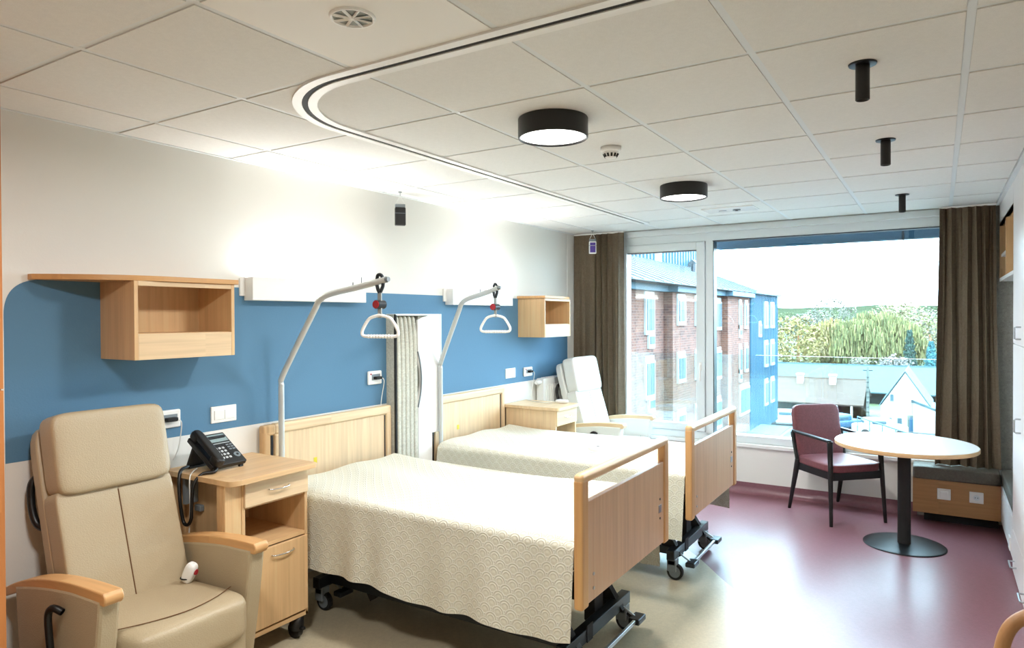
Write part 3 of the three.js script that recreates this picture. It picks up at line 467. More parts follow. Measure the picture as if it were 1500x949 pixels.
{ // desk phone: built facing +x, keypad towards -z, handset towards +z
  const t = thing('desk_phone', 'black desk phone with handset, display and keypad on beech cabinet', 'phone', [-3.03, 0.9, -2.105], 0.06);
  const tilt = 0.62, up = (g) => g.rotateZ(-tilt).translate(-0.005, 0.085, 0);        // panel tilted up away from the user
  const base = part(t, 'body', up(bb(-0.11, 0.11, -0.012, 0.014, -0.1, 0.1, 0.006)), M.black);
  part(base, 'display', up(bb(-0.098, -0.045, 0.0135, 0.0155, -0.09, 0.02)), M.lcd, 'y', 'grey display'); part(base, 'silver_strip', up(bb(-0.036, -0.03, 0.0135, 0.0155, -0.088, 0.022)), M.steel);
  part(base, 'key', [...Array.from({ length: 12 }, (_, k) => up(bb(-0.006, 0.006, 0.0135, 0.017, -0.006, 0.006, 0.001).translate(0.0 + 0.022 * Math.floor(k / 3), 0, 0.012 - 0.02 * (k % 3))))], M.keys);
  part(base, 'function_key', [...Array.from({ length: 6 }, (_, k) => up(bb(-0.004, 0.004, 0.0135, 0.016, -0.007, 0.007).translate(-0.016 + 0.016 * Math.floor(k / 2), 0, -0.062 - 0.02 * (k % 2))))], M.greyPlastic);
  part(base, 'navigation_pad', up(cyl(0.017, 0.004, 0.06, 0.0155, -0.072)), M.greyPlastic); part(base, 'pad_centre', up(cyl(0.007, 0.005, 0.06, 0.0165, -0.072)), M.black);
  part(t, 'handset', [up(sq(0.235, 0.03, 0.045, 4, 0, 0.045, 0.07)), up(sq(0.06, 0.045, 0.052, 4, -0.088, 0.032, 0.07)), up(sq(0.06, 0.045, 0.052, 4, 0.088, 0.032, 0.07))], M.black);
  part(t, 'stand', [bb(-0.008, 0.008, -0.09, 0.07, -0.085, 0.085, 0.004).rotateZ(-0.45).translate(-0.085, 0.085, 0), bb(-0.14, -0.10, 0, 0.012, -0.08, 0.08)], M.black);
  for (const z of [-0.08, 0.08]) part(t, 'foot', bb(0.06, 0.075, 0, 0.035, z - 0.01, z + 0.01), M.black);
  part(t, 'handset_cord', tube([[0.08, 0.03, 0.07], [0.1, 0.012, 0.1], [0.07, 0.006, 0.145], [0.06, -0.05, 0.185], [0.05, -0.2, 0.19], [0.0, -0.22, 0.19], [-0.03, -0.1, 0.19], [-0.06, 0.006, 0.165], [-0.09, 0.02, 0.1]], 0.008, false, 70, 8), M.black, 'y', 'black handset cord hanging over the edge');
  part(t, 'line_cord', tube([[-0.05, 0.01, 0.08], [0.0, 0.006, 0.145], [0.03, -0.02, 0.18], [0.035, -0.15, 0.182], [0.02, -0.27, 0.178]], 0.003, false, 40, 6), M.cable);
}

// ---------- armchairs ----------
function armchair(pos, turn, mat, thread, label, wood) {
  const t = thing('recliner_armchair', label, 'armchair', pos, turn || 1e-6, 'recliner armchairs');
  const lean = (g, y0, a, x) => g.rotateZ(a).translate(x, y0, 0);
  const A = 0.30;
  for (const s of [1, -1]) part(t, 'back_cushion', lean(sq(0.11, 0.54, 0.25, 16, 0, 0.25, s * 0.118), 0.44, A, -0.135), mat);
  part(t, 'head_cushion', lean(sq(0.135, 0.335, 0.474, 9, 0.0, 0.165, 0), 0.925, A * 0.75, -0.265), mat);
  part(t, 'back_shell', [lean(sq(0.07, 0.84, 0.485, 10, -0.055, 0.40, 0), 0.42, A * 0.93, -0.165)], mat);
  part(t, 'back_seam', lean(new THREE.TubeGeometry(new THREE.LineCurve3(V(0.054, 0.02, 0), V(0.054, 0.485, 0)), 4, 0.0025, 6), 0.44, A, -0.135), thread);
  part(t, 'seat_cushion', sq(0.56, 0.19, 0.5, 6, 0.085, 0.405, 0, 18).rotateZ(0.04), mat);
  part(t, 'seat_seam', tube([[0.2, 0.508, 0.235], [0.255, 0.512, 0.12], [0.275, 0.512, 0], [0.255, 0.512, -0.12], [0.2, 0.508, -0.235]], 0.002, false, 30, 6), thread);
  part(t, 'seat_front', sq(0.1, 0.2, 0.46, 7, 0.27, 0.29, 0), mat);
  for (const s of [1, -1]) {
    const z = s * 0.305;
    const sh = new THREE.Shape(); sh.moveTo(-0.3, 0.24); sh.lineTo(-0.33, 0.585); sh.quadraticCurveTo(-0.1, 0.635, 0.1, 0.65); sh.lineTo(0.275, 0.655); sh.quadraticCurveTo(0.25, 0.45, 0.2, 0.2); sh.lineTo(-0.2, 0.2); sh.closePath();
    part(t, 'side_panel', ext(sh, 0.05, 0.012).translate(0, 0, z - 0.025), mat);
    const ar = new THREE.Shape(); ar.moveTo(-0.43, 0.565); ar.bezierCurveTo(-0.25, 0.65, -0.02, 0.69, 0.3, 0.69); ar.quadraticCurveTo(0.32, 0.672, 0.3, 0.655); ar.bezierCurveTo(0.0, 0.655, -0.22, 0.62, -0.425, 0.54); ar.closePath();
    part(t, 'armrest', ext(ar, 0.058, 0.005).translate(0, 0, z - 0.029), wood, 'x', 'curved wooden armrest');
  }
  part(t, 'lever', tube([[0.06, 0.585, 0.355], [0.03, 0.6, 0.372], [0.0, 0.57, 0.375], [0.0, 0.48, 0.372], [0.02, 0.36, 0.368], [0.03, 0.3, 0.352]], 0.013, false, 30, 8), M.black, 'y', 'black release lever');
  part(t, 'push_bar', tube([[-0.33, 0.78, 0.2], [-0.40, 0.80, 0.235], [-0.44, 0.9, 0.24], [-0.445, 0.98, 0.22], [-0.45, 1.0, 0.1], [-0.45, 1.0, -0.1], [-0.445, 0.98, -0.22], [-0.44, 0.9, -0.24], [-0.40, 0.80, -0.235], [-0.33, 0.78, -0.2]], 0.015, false, 80, 8), M.black, 'y', 'black push bar');
  part(t, 'base_frame', [bb(-0.28, 0.24, 0.16, 0.2, -0.26, -0.22), bb(-0.28, 0.24, 0.16, 0.2, 0.22, 0.26), bb(-0.24, 0.2, 0.2, 0.32, -0.22, 0.22)], M.blackMatt);
  for (const [x, z] of [[-0.26, 0.25], [-0.26, -0.25], [0.22, 0.25], [0.22, -0.25]]) part(t, 'leg', [cyl(0.018, 0.13, x, 0.105, z), cyl(0.035, 0.03, x, 0.035, z, 'z')], M.blackMatt);
  return t;
}
armchair([-2.74, 0, -1.585], 0, M.tan, M.thread, 'tan leather recliner armchair with wooden armrests below the wall shelf', M.beechEdge);
armchair([-2.64, 0, -5.99], -0.08, M.ivory, M.threadPale, 'ivory leather recliner armchair with wooden armrests beside the radiator', M.beechPale);
{
  const p = [-2.77, 0.5, -1.765], t = thing('call_handset', 'white nurse call handset with red button tucked into tan armchair', 'handset', p, 0.4);
  part(t, 'shell', sq(0.05, 0.095, 0.05, 3, 0, 0.045, 0).rotateZ(-0.4), M.whiteGloss); part(t, 'button', cyl(0.012, 0.008, 0.042, 0.05, 0, 'x').rotateZ(-0.1), M.red, 'y', 'red call button'); part(t, 'band', new THREE.TorusGeometry(0.026, 0.003, 6, 24).rotateX(Math.PI / 2).translate(0.005, 0.02, 0), M.rubber);
}

// ---------- table, chairs, bench ----------
{
  const x = -0.209, z = -5.63, t = thing('round_table', 'round white table with beech edge on a black disc foot', 'table', [x, 0, z]);
  part(t, 'table_top', lathe([[0.001, 0.735], [0.443, 0.735], [0.449, 0.731]], x, 0, z, 72), M.whiteGloss);
  part(t, 'edge_band', lathe([[0.449, 0.731], [0.451, 0.728], [0.451, 0.706], [0.447, 0.703], [0.001, 0.703]], x, 0, z, 72), M.beech, 'x', 'beech edge');
  part(t, 'column', cyl(0.042, 0.69, x, 0.355, z), M.blackMatt);
  part(t, 'base_disc', lathe([[0.001, 0.016], [0.05, 0.016], [0.255, 0.010], [0.263, 0.005], [0.263, 0.0]], x, 0, z, 64), M.tableSteel);
}
function diningChair(pos, turn, label, frame, cover, hoop) {
  const t = thing('dining_chair', label, 'chair', pos, turn, 'dining chairs');   // local: faces +x, width along z
  part(t, 'seat', sq(0.47, 0.075, 0.46, 7, 0.0, 0.44, 0), cover);
  part(t, 'seat_frame', [bb(-0.22, 0.22, 0.35, 0.412, 0.19, 0.22, 0.004), bb(-0.22, 0.22, 0.35, 0.412, -0.22, -0.19, 0.004), bb(0.195, 0.225, 0.35, 0.412, -0.215, 0.215, 0.004), bb(-0.225, -0.195, 0.35, 0.412, -0.215, 0.215, 0.004)], frame);
  const lg = (x0, z0, x1, z1, y1, r0, r1) => { const a = V(x0, 0, z0), b = V(x1, y1, z1), d = b.clone().sub(a); return new THREE.CylinderGeometry(r1, r0, d.length(), 12).applyQuaternion(new THREE.Quaternion().setFromUnitVectors(V(0, 1, 0), d.normalize())).translate((x0 + x1) / 2, y1 / 2, (z0 + z1) / 2); };
  if (!hoop) {
    part(t, 'backrest', sq(0.055, 0.46, 0.44, 8, 0, 0.22, 0).rotateZ(0.17).translate(-0.225, 0.44, 0), cover);
    for (const s of [1, -1]) {
      part(t, 'leg', lg(0.24, s * 0.245, 0.2, s * 0.225, 0.655, 0.013, 0.022), frame); part(t, 'leg', lg(-0.31, s * 0.235, -0.21, s * 0.22, 0.44, 0.013, 0.024), frame);
      part(t, 'back_stile', poly([[-0.21, 0.42, s * 0.225], [-0.265, 0.66, s * 0.237]], 0.016, 8), frame);
      part(t, 'armrest', [bb(-0.235, 0.235, -0.011, 0.011, -0.018, 0.018, 0.008).rotateZ(-0.03).translate(-0.028, 0.663, s * 0.232)], frame);
    }
  } else {
    for (const s of [1, -1]) { part(t, 'leg', lg(0.2, s * 0.21, 0.19, s * 0.2, 0.42, 0.014, 0.018), frame); part(t, 'leg', lg(-0.24, s * 0.2, -0.2, s * 0.19, 0.42, 0.014, 0.018), frame); }
    part(t, 'back_hoop', tube([[-0.2, 0.42, 0.2], [-0.215, 0.6, 0.215], [-0.235, 0.80, 0.2], [-0.243, 0.875, 0.15], [-0.247, 0.895, 0.06], [-0.247, 0.895, -0.06], [-0.243, 0.875, -0.15], [-0.235, 0.80, -0.2], [-0.215, 0.6, -0.215], [-0.2, 0.42, -0.2]], 0.017, false, 90, 12), frame, 'y', 'bentwood hoop');
    part(t, 'back_rail', tube([[-0.222, 0.62, 0.215], [-0.25, 0.62, 0], [-0.222, 0.62, -0.215]], 0.012, false, 20, 8), frame);
  }
}
diningChair([-0.70, 0, -6.16], -0.80, 'burgundy upholstered armchair with black legs at the round table', M.black, M.burgundy, false);
diningChair([0.342, 0, -1.92], Math.PI / 2 + Math.PI, 'bentwood chair with open hoop back on the burgundy floor', M.oak, M.burgundy, true);
{
  const t = thing('window_bench', 'low oak bench with grey cushion under the right curtain', 'bench', [0.1, 0, -6.4], 0);
  part(t, 'front_panel', bb(-0.175, 0.398, 0.085, 0.35, -6.32, -6.30, 0.002), M.oak, 'x'); part(t, 'end_panel', bb(-0.175, -0.157, 0.085, 0.35, ZW + 0.01, -6.32), M.oak, 'z'); part(t, 'seat_board', bb(-0.175, 0.398, 0.33, 0.35, ZW + 0.01, -6.32), M.oak, 'x');
  part(t, 'plinth', bb(-0.1, 0.39, 0.0, 0.085, ZW + 0.07, -6.42), M.blackMatt);
  part(t, 'seat_cushion', sq(0.57, 0.1, 0.255, 14, 0.11, 0.4, -6.418), M.cushion);
}
{
  const t = thing('alcove_bench', 'oak bench with grey cushion along the cabinet alcove', 'bench', [0.58, 0, -5.9], 0);
  part(t, 'front_panel', bb(0.40, 0.418, 0.085, 0.35, -6.32, -5.372, 0.002), M.cabWhite, 'z'); part(t, 'seat_board', bb(0.418, 0.78, 0.33, 0.35, -6.54, -5.372), M.oak, 'z'); part(t, 'plinth', bb(0.46, 0.7, 0, 0.085, -6.4, -5.372), M.blackMatt);
  part(t, 'seat_cushion', sq(0.37, 0.1, 1.16, 16, 0.592, 0.4, -5.955), M.cushion);
}
[[0.035, 'switch'], [0.245, 'socket']].forEach(([x, k]) => {
  const t = thing(k === 'switch' ? 'bench_switch' : 'bench_socket', k === 'switch' ? 'white wall switch on oak bench front nearer the table' : 'white power socket on oak bench front nearer the cabinet', k, [x, 0.2, -6.3]);
  part(t, 'plate', bb(x - 0.045, x + 0.045, 0.205, 0.29, -6.3, -6.29, 0.003), M.white);
  if (k === 'switch') part(t, 'rocker', bb(x - 0.026, x + 0.026, 0.22, 0.27, -6.29, -6.285, 0.002), M.whiteGloss);
  else { part(t, 'well', cyl(0.021, 0.004, x, 0.248, -6.29, 'z'), M.frame); part(t, 'pin_hole', [cyl(0.003, 0.005, x - 0.008, 0.248, -6.288, 'z'), cyl(0.003, 0.005, x + 0.008, 0.248, -6.288, 'z')], M.black); }
});
{ const t = thing('alcove_socket', 'white socket plate on the white bench front below the alcove', 'socket', [0.4, 0.1, -5.5]); part(t, 'plate', bb(0.39, 0.40, 0.11, 0.195, -5.56, -5.47, 0.003), M.white); part(t, 'well', cyl(0.02, 0.004, 0.389, 0.152, -5.515, 'x'), M.frame); }

// curtains
function curtain(name, label, xa, xb, y0, y1, zc, amp, folds, flat, s0, flare = 0) {
  const nu = 160, nv = 24, P = [], I = [], th = 0.004;
  for (let side = 0; side < 2; side++) for (let v = 0; v <= nv; v++) for (let u = 0; u <= nu; u++) {
    const f = u / nu, h = v / nv, y = y0 + (y1 - y0) * h, k = f < flat ? 0.15 : 1, ph = (f - flat) * folds * Math.PI * 2 + 1.3 * Math.sin(f * 9 + s0) + 0.8 * Math.sin(f * 23 + 2 * s0) + (0.5 + 0.5 * (1 - h)) * Math.sin(h * 3.3 + f * 14 + s0);
    const a = amp * k * (0.55 + 0.45 * Math.sin(f * 31 + s0) ** 2) * (0.75 + 0.35 * (1 - h)), x = xa + (xb - xa) * f + 0.25 * a * Math.sin(2 * ph) + flare * (1 - h) * (0.5 - f) * -2 * 0.5;
    P.push(x, y, zc + a * Math.sin(ph) + (side ? -th : 0));
  }
  const n = (nu + 1), o = n * (nv + 1);
  for (let v = 0; v < nv; v++) for (let u = 0; u < nu; u++) { const a = v * n + u; I.push(a, a + 1, a + n, a + 1, a + n + 1, a + n, o + a, o + a + n, o + a + 1, o + a + 1, o + a + n, o + a + n + 1); }
  for (let v = 0; v < nv; v++) for (const u of [0, nu]) { const a = v * n + u; I.push(a, a + n, o + a, o + a, a + n, o + a + n); }
  for (let u = 0; u < nu; u++) for (const v of [0, nv]) { const a = v * n + u; I.push(a, o + a, a + 1, a + 1, o + a, o + a + 1); }
  const g = new THREE.BufferGeometry(); g.setAttribute('position', new THREE.Float32BufferAttribute(P, 3)); g.setIndex(I); g.computeVertexNormals();
  const t = thing(name, label, 'curtain', [(xa + xb) / 2, y0, zc], 0, 'brown window curtains');
  part(t, 'cloth', g, M.curtain); part(t, 'rail', bb(xa, xb, y1, y1 + 0.012, zc - 0.012, zc + 0.012), M.white);
}
curtain('window_curtain', 'long brown curtain behind the ivory armchair', XL + 0.01, -2.68, 0.02, 2.485, -6.43, 0.045, 7, 0.42, 1.3, 0.03);
curtain('window_curtain', 'gathered brown curtain standing on the grey bench cushion', 0.0, 0.375, 0.455, 2.485, -6.43, 0.05, 5, 0, 0.2, 0.05);

// cabinets on the right and wardrobe on the left
{
  const t = thing('tall_cabinet', 'tall white built-in cabinet with doors beside the alcove', 'cabinet', [0.7, 0, -4.5]);
  part(t, 'carcass', bb(XR + 0.02, 0.995, 0.0, 2.49, -5.37, -3.605), M.cabWhite);
  [[-5.368, -4.78], [-4.776, -4.19], [-4.186, -3.602]].forEach(([a, b], i) => {
    const up = part(t, 'upper_door', bb(XR, XR + 0.02, 1.462, 2.488, a, b, 0.002), M.cabWhite), lo = part(t, 'lower_door', bb(XR, XR + 0.02, 0.285, 1.457, a, b, 0.002), M.cabWhite), dr = part(t, 'drawer', bb(XR, XR + 0.02, 0.02, 0.28, a, b, 0.002), M.cabWhite);
    const zh = b - 0.1, pull = (p, y0, y1) => part(p, 'handle', poly([[XR, y0, zh], [XR - 0.03, y0, zh], [XR - 0.03, y1, zh], [XR, y1, zh]], 0.005, 8), M.steel, 'y', 'wire handle');
    pull(up, 1.5, 1.57); pull(lo, 0.96, 1.04); part(dr, 'handle', poly([[XR, 0.11, a + 0.12], [XR - 0.03, 0.11, a + 0.12], [XR - 0.03, 0.11, a + 0.26], [XR, 0.11, a + 0.26]], 0.005, 8), M.steel, 'y', 'wire handle');
  });
}
{
  const t = thing('alcove_shelf', 'open wooden shelf box above the alcove beside the curtain', 'shelf', [0.6, 1.9, -5.95]);
  part(t, 'bottom_board', bb(XR, 0.78, 1.9, 1.925, -6.54, -5.372), M.cabWhite, 'z'); part(t, 'header', bb(XR, XR + 0.02, 2.33, 2.5, -6.54, -5.372), M.cabWhite, 'z'); part(t, 'top_board', bb(XR, 0.78, 2.33, 2.35, -6.54, -5.372), M.beech, 'z');
  part(t, 'back_panel', bb(0.765, 0.78, 1.925, 2.33, -6.54, -5.372), M.beech); part(t, 'end_panel', bb(XR, 0.765, 1.925, 2.33, -6.54, -6.52), M.beech); part(t, 'divider', bb(XR, 0.765, 1.925, 2.33, -5.96, -5.94), M.beech); part(t, 'shelf_board', bb(XR + 0.01, 0.765, 2.09, 2.11, -6.52, -5.96), M.cabWhite, 'z');
}
{
  const t = thing('wardrobe', 'tall wooden wardrobe at the edge of the bed wall', 'wardrobe', [-2.94, 0, -0.4]);
  part(t, 'carcass', bb(XL + 0.008, -2.66, 0, 2.49, -1.04, 0.2), M.orangeWood); for (const [a, b] of [[-1.04, -0.43], [-0.425, 0.2]]) { part(t, 'lower_door', bb(-2.66, -2.64, 0.05, 1.405, a, b, 0.002), M.orangeWood); part(t, 'upper_door', bb(-2.66, -2.64, 1.41, 2.49, a, b, 0.002), M.orangeWood); }
}

// ---------- outside ----------
const GY = -8.6;
struct('ground', new THREE.CircleGeometry(900, 64).rotateX(-Math.PI / 2).translate(0, GY - 0.05, -300), M.grass, 'green fields reaching to the horizon');
struct('parking_ground', bb(-40, 30, GY - 0.04, GY, -84, -12), M.asphalt, 'pale asphalt yard between the buildings');
{
  const X = -11.1, b = thing('brick_building', 'long brick wing with white windows, slate roof and blue clad end', 'building', [X - 5, GY, -40]);
  // bays step forward towards the far end, their returns face the room
  const y1 = 2.8, k2 = (X + 0.45) / X, k3 = (X + 0.85) / X, X2 = X + 0.45, X3 = X + 0.85;
  part(b, 'brick_wall', bb(X - 7, X, GY, y1, -12, -31.45), M.brick); part(b, 'brick_wall', bb(X - 7, X2, GY, y1, -31.45, -41.54 * k2), M.brick); part(b, 'brick_wall', bb(X - 7, X3, GY, y1, -41.54 * k2, -48.9 * k3), M.brick);
  const cl2 = part(b, 'blue_cladding', bb(X - 7, X3 + 0.1, -6.0, 3.1, -58 * k3, -48.9 * k3), M.blueClad, 'y', 'blue metal cladding');
  for (let z = -45.3; z > -53.4; z -= 0.4) part(cl2, 'cladding_rib', bb(X3 + 0.1, X3 + 0.15, -6.0, 3.05, z - 0.06, z), M.blueClad);
  part(b, 'clad_base', bb(X - 7, X3 - 0.3, GY, -6.0, -53.2, -48.9 * k3), M.brick);
  const win = (za, zb, ya, yb, o = 0, split = true) => { const x = X + o, k = x / X; za *= k; zb *= k; ya = 1.64 + (ya - 1.64) * k; yb = 1.64 + (yb - 1.64) * k; const f = part(b, 'window', [bb(x - 0.05, x + 0.1, ya - 0.12, yb, zb, za), bb(x - 0.02, x + 0.06, yb, yb + 0.22, zb, za)], M.winWhite); const n = split ? 2 : 1, w = (za - zb - 0.2) / n; for (let q = 0; q < n; q++) part(f, 'pane', bb(x + 0.09, x + 0.13, ya + 0.08, yb - 0.1, za - 0.1 - (q + 1) * w + (n > 1 ? 0.04 : 0), za - 0.1 - q * w), M.winDark); };
  for (const dy of [0, -2.9, -5.8]) {
    win(-28.9, -30.05, 0.95 + dy, 2.55 + dy); win(-29.3, -30.05, 0.32 + dy, 0.85 + dy, 0, false); win(-33.35, -34.55, 1.32 + dy, 2.55 + dy, 0.45); win(-36.3, -37.5, 1.25 + dy, 2.55 + dy, 0.45); win(-39.9, -41.4, 0.95 + dy, 2.5 + dy, 0.45); win(-24.2, -25.4, 0.95 + dy, 2.55 + dy);
    if (dy > -5) { win(-45.8, -46.4, 0.95 + dy, 2.5 + dy, 0.85, false); win(-45.8, -46.4, 0.35 + dy, 0.85 + dy, 0.85, false); win(-47.3, -48.1, 0.92 + dy, 2.5 + dy, 0.85, false); } else win(-45.9, -48.6, -4.8, -3.1, 0.85);
    win(-53.45, -54.65, 0.85 + dy, 2.5 + dy, 0.95, false); win(-55.65, -56.95, 0.85 + dy, 2.5 + dy, 0.95, false);
  }
  win(-51.6, -52.3, 0.25, 1.05, 0.95, false);
  part(b, 'gutter', [bb(X - 0.3, X + 0.35, 2.8, 3.15, -31.2, -12, 0.02), bb(X - 0.3, X2 + 0.35, 2.8, 3.15, -41.3 * k2, -31.2, 0.02), bb(X - 0.3, X3 + 0.35, 2.8, 3.15, -48.9 * k3, -41.3 * k2, 0.02), bb(X - 0.3, X3 + 0.4, 3.08, 3.25, -53.6, -48.9 * k3, 0.02)], M.gutter);
  const rs = shape([[X + 1.2, 3.12], [X - 3.9, 5.15], [X - 8.4, 3.2], [X - 8.4, 3.1], [X + 1.2, 3.08]]);   // (x, y)
  const rg = ext(rs, 41.8).translate(0, 0, -53.8); { const p = rg.attributes.position; for (let i = 0; i < p.count; i++) if (p.getY(i) > 5 && p.getZ(i) < -50) p.setZ(i, -49.5); rg.computeVertexNormals(); }
  part(b, 'roof', rg, M.slate, 'x');
  const ph = part(b, 'plant_room', bb(X - 8, X - 4.6, 4.6, 8.2, -52, -38), M.frame); for (let z = -38.2; z > -52; z -= 0.6) if (Math.abs(z + 43.5) > 0.6) part(ph, 'louvre', bb(X - 4.6, X - 4.45, 4.9, 8.2, z - 0.26, z), M.blueClad);
  const dm = part(b, 'dormer', ext(shape([[-1.2, 0], [0, 1.1], [1.2, 0]]), 3).translate(X - 4.2, 4.7, -52.5), M.slate, 'x');
  part(b, 'roof_vent', cyl(0.15, 0.7, X - 2.4, 4.7, -44), M.darkSteel);
  part(b, 'roof_seam', Array.from({ length: 30 }, (_, k) => bb(0, 5.4, -0.02, 0.03, -0.04, 0.04).rotateZ(Math.PI - 0.3788).translate(X + 1.2, 3.14, -14 - k * 1.18)), M.slate);
}
{
  const t = thing('low_annex', 'low brick annex with flat teal roof beside the brick wing', 'building', [-8.8, GY, -43.5]);
  part(t, 'brick_wall', bb(-9.7, -7.8, GY, -5.6, -46, -41), M.brick); part(t, 'roof', [bb(-9.78, -7.7, -5.6, -5.35, -46.2, -40.8), bb(-9.6, -7.9, -5.36, -5.3, -45.9, -41.1)], M.tealRoof); part(t, 'drain_pipe', cyl(0.08, 3, -7.72, -7.1, -43.5), M.gutter);
}
function gableHouse(name, label, x0, x1, z0, z1, eave, ridge, wall, roof, axis = 'x', over = 0.2) {
  const t = thing(name, label, 'house', [(x0 + x1) / 2, GY, (z0 + z1) / 2]);
  if (axis === 'z') { // ridge along z, gable facing the camera
    const xm = (x0 + x1) / 2; part(t, 'wall', ext(shape([[x0, GY], [x1, GY], [x1, eave], [xm, ridge], [x0, eave]]), z0 - z1).translate(0, 0, z1), wall);
    for (const s of [-1, 1]) { const xe = s < 0 ? x0 - over : x1 + over, l = Math.hypot(xm - xe, ridge - eave + 0.1); part(t, 'roof', bb(-l / 2, l / 2, 0, 0.07, z1 - 0.1, z0 + 0.06).rotateZ(Math.atan2(ridge - eave + 0.1, xm - xe)).translate((xe + xm) / 2, (eave + ridge) / 2 + 0.02, 0), roof); }
  } else {
    const zm = (z0 + z1) / 2; part(t, 'wall', ext(shape([[z0, GY], [z1, GY], [z1, eave], [zm, ridge - 0.1], [z0, eave]]), x1 - x0).rotateY(-Math.PI / 2).scale(1, 1, 1).applyMatrix4(new THREE.Matrix4().set(-1, 0, 0, 0, 0, 1, 0, 0, 0, 0, 1, 0, 0, 0, 0, 1)).translate(x0, 0, 0), wall);
    for (const s of [-1, 1]) { const ze = s < 0 ? z1 - over : z0 + over, l = Math.hypot(zm - ze, ridge - eave); part(t, 'roof', bb(x0 - over, x1 + over, 0, 0.15, -l / 2, l / 2).rotateX(Math.atan2(ridge - eave, zm - ze) * -1 + (s < 0 ? 0 : 0)).translate(0, (eave + ridge) / 2 + 0.03, (ze + zm) / 2), roof, 'z'); }
  }
  return t;
}
{
  const t = gableHouse('white_house', 'white gabled cottage with small dark windows and blue door', -4.45, -0.55, -70, -78, -6.5, -3.4, M.plasterW, M.tealRoof, 'z', 0.12);
  const w = (x, y, a, b) => { const f = part(t, 'window', bb(x - a, x + a, y - b, y + b, -70.02, -69.92), M.winWhite); part(f, 'pane', bb(x - a * 0.75, x + a * 0.75, y - b * 0.85, y + b * 0.85, -69.93, -69.89), M.winDark); };
  w(-3.55, -5.7, 0.17, 0.35); w(-3.75, -7.9, 0.22, 0.45); w(-2.95, -7.95, 0.22, 0.55);
  const d = part(t, 'door', bb(-2.2, -1.4, GY, -7.35, -70.05, -69.9), M.screenBox, 'y', 'blue door'); part(d, 'door_frame', bb(-2.35, -1.25, GY, -7.2, -70.03, -69.94), M.concrete);
  part(t, 'lean_to', ext(shape([[-1.9, GY], [0.4, GY], [0.4, -6.9], [-1.9, -6.0]]), 5).translate(0, 0, -74.6), M.plasterW); part(t, 'lean_to_roof', bb(-1.35, 1.35, 0, 0.14, -74.7, -69.5).rotateZ(-0.36).translate(-0.75, -6.42, 0), M.tealRoof); part(t, 'lamp_bracket', [cyl(0.1, 0.25, -1.95, -5.9, -69.6)], M.darkSteel);
}
{
  const t = gableHouse('tiled_house', 'long low house with brown tiled roof and two chimneys', -14.5, -6.1, -71, -79, -6.7, -4.7, M.concrete, M.tanRoof, 'x');
  for (const x of [-11.9, -8.9]) part(t, 'chimney', [bb(x - 0.3, x + 0.3, -5.6, -4.2, -74.6, -74.0), bb(x - 0.36, x + 0.36, -4.3, -4.15, -74.7, -73.9)], M.plasterW);
  for (const x of [-8.2, -6.9]) part(t, 'pier', bb(x - 0.1, x + 0.1, GY, -6.7, -70.95, -70.85), M.plasterW);
}
gableHouse('warehouse', 'long warehouse with wide teal roof behind the houses', -40, 14, -90, -106, -7.3, -4.75, M.concrete, M.tealRoof, 'x', 0.4);
{ const t = thing('utility_pole', 'tall slim utility pole beside the white house', 'pole', [-5.5, GY, -70.3]); part(t, 'shaft', cyl(0.16, 5.6, -5.5, GY + 2.8, -70.3, 'y', 0.1, 10), M.concrete); part(t, 'step', Array.from({ length: 9 }, (_, k) => bb(-5.62, -5.38, GY + 1 + k * 0.45, GY + 1.06 + k * 0.45, -70.2, -70.1)), M.darkSteel); part(t, 'crossarm', bb(-5.9, -5.1, GY + 5.2, GY + 5.3, -70.35, -70.25), M.darkSteel); }
{ const t = thing('yard_railing', 'thin green railing crossing the yard before the cottage', 'railing', [-2.4, GY, -60]); part(t, 'rail', poly([[-5.6, -6.55, -62], [-0.9, -7.3, -58]], 0.06, 6), M.gutter); for (let k = 0; k < 6; k++) { const f = k / 5, x = -5.6 + 4.7 * f, z = -62 + 4 * f, y = -6.55 - 0.75 * f; part(t, 'post', cyl(0.04, y - GY, x, (y + GY) / 2, z), M.gutter); } }
function car(label, x, z, turn, paint) {
  const t = thing('parked_car', label, 'car', [x, GY, z], turn, 'parked cars');
  part(t, 'body', [sq(4.2, 0.75, 1.75, 6, 0, 0.62, 0), sq(2.3, 0.7, 1.55, 5, -0.2, 1.15, 0)], paint); part(t, 'windows', [sq(2.34, 0.42, 1.45, 5, -0.2, 1.2, 0), sq(1.6, 0.42, 1.6, 5, -0.2, 1.2, 0)], M.winDark);
  for (const [a, b] of [[1.35, 0.8], [1.35, -0.8], [-1.3, 0.8], [-1.3, -0.8]]) part(t, 'wheel', cyl(0.32, 0.22, a, 0.32, b, 'z'), M.rubber);
}
car('white car parked beside the blue clad building', -12.0, -68, 0.15, M.plasterW); car('dark blue car parked before the tiled house', -7.6, -67.5, 0.9, M.screenBox); car('pale car parked before the white cottage', -4.3, -66.2, 0.3, M.plasterW);

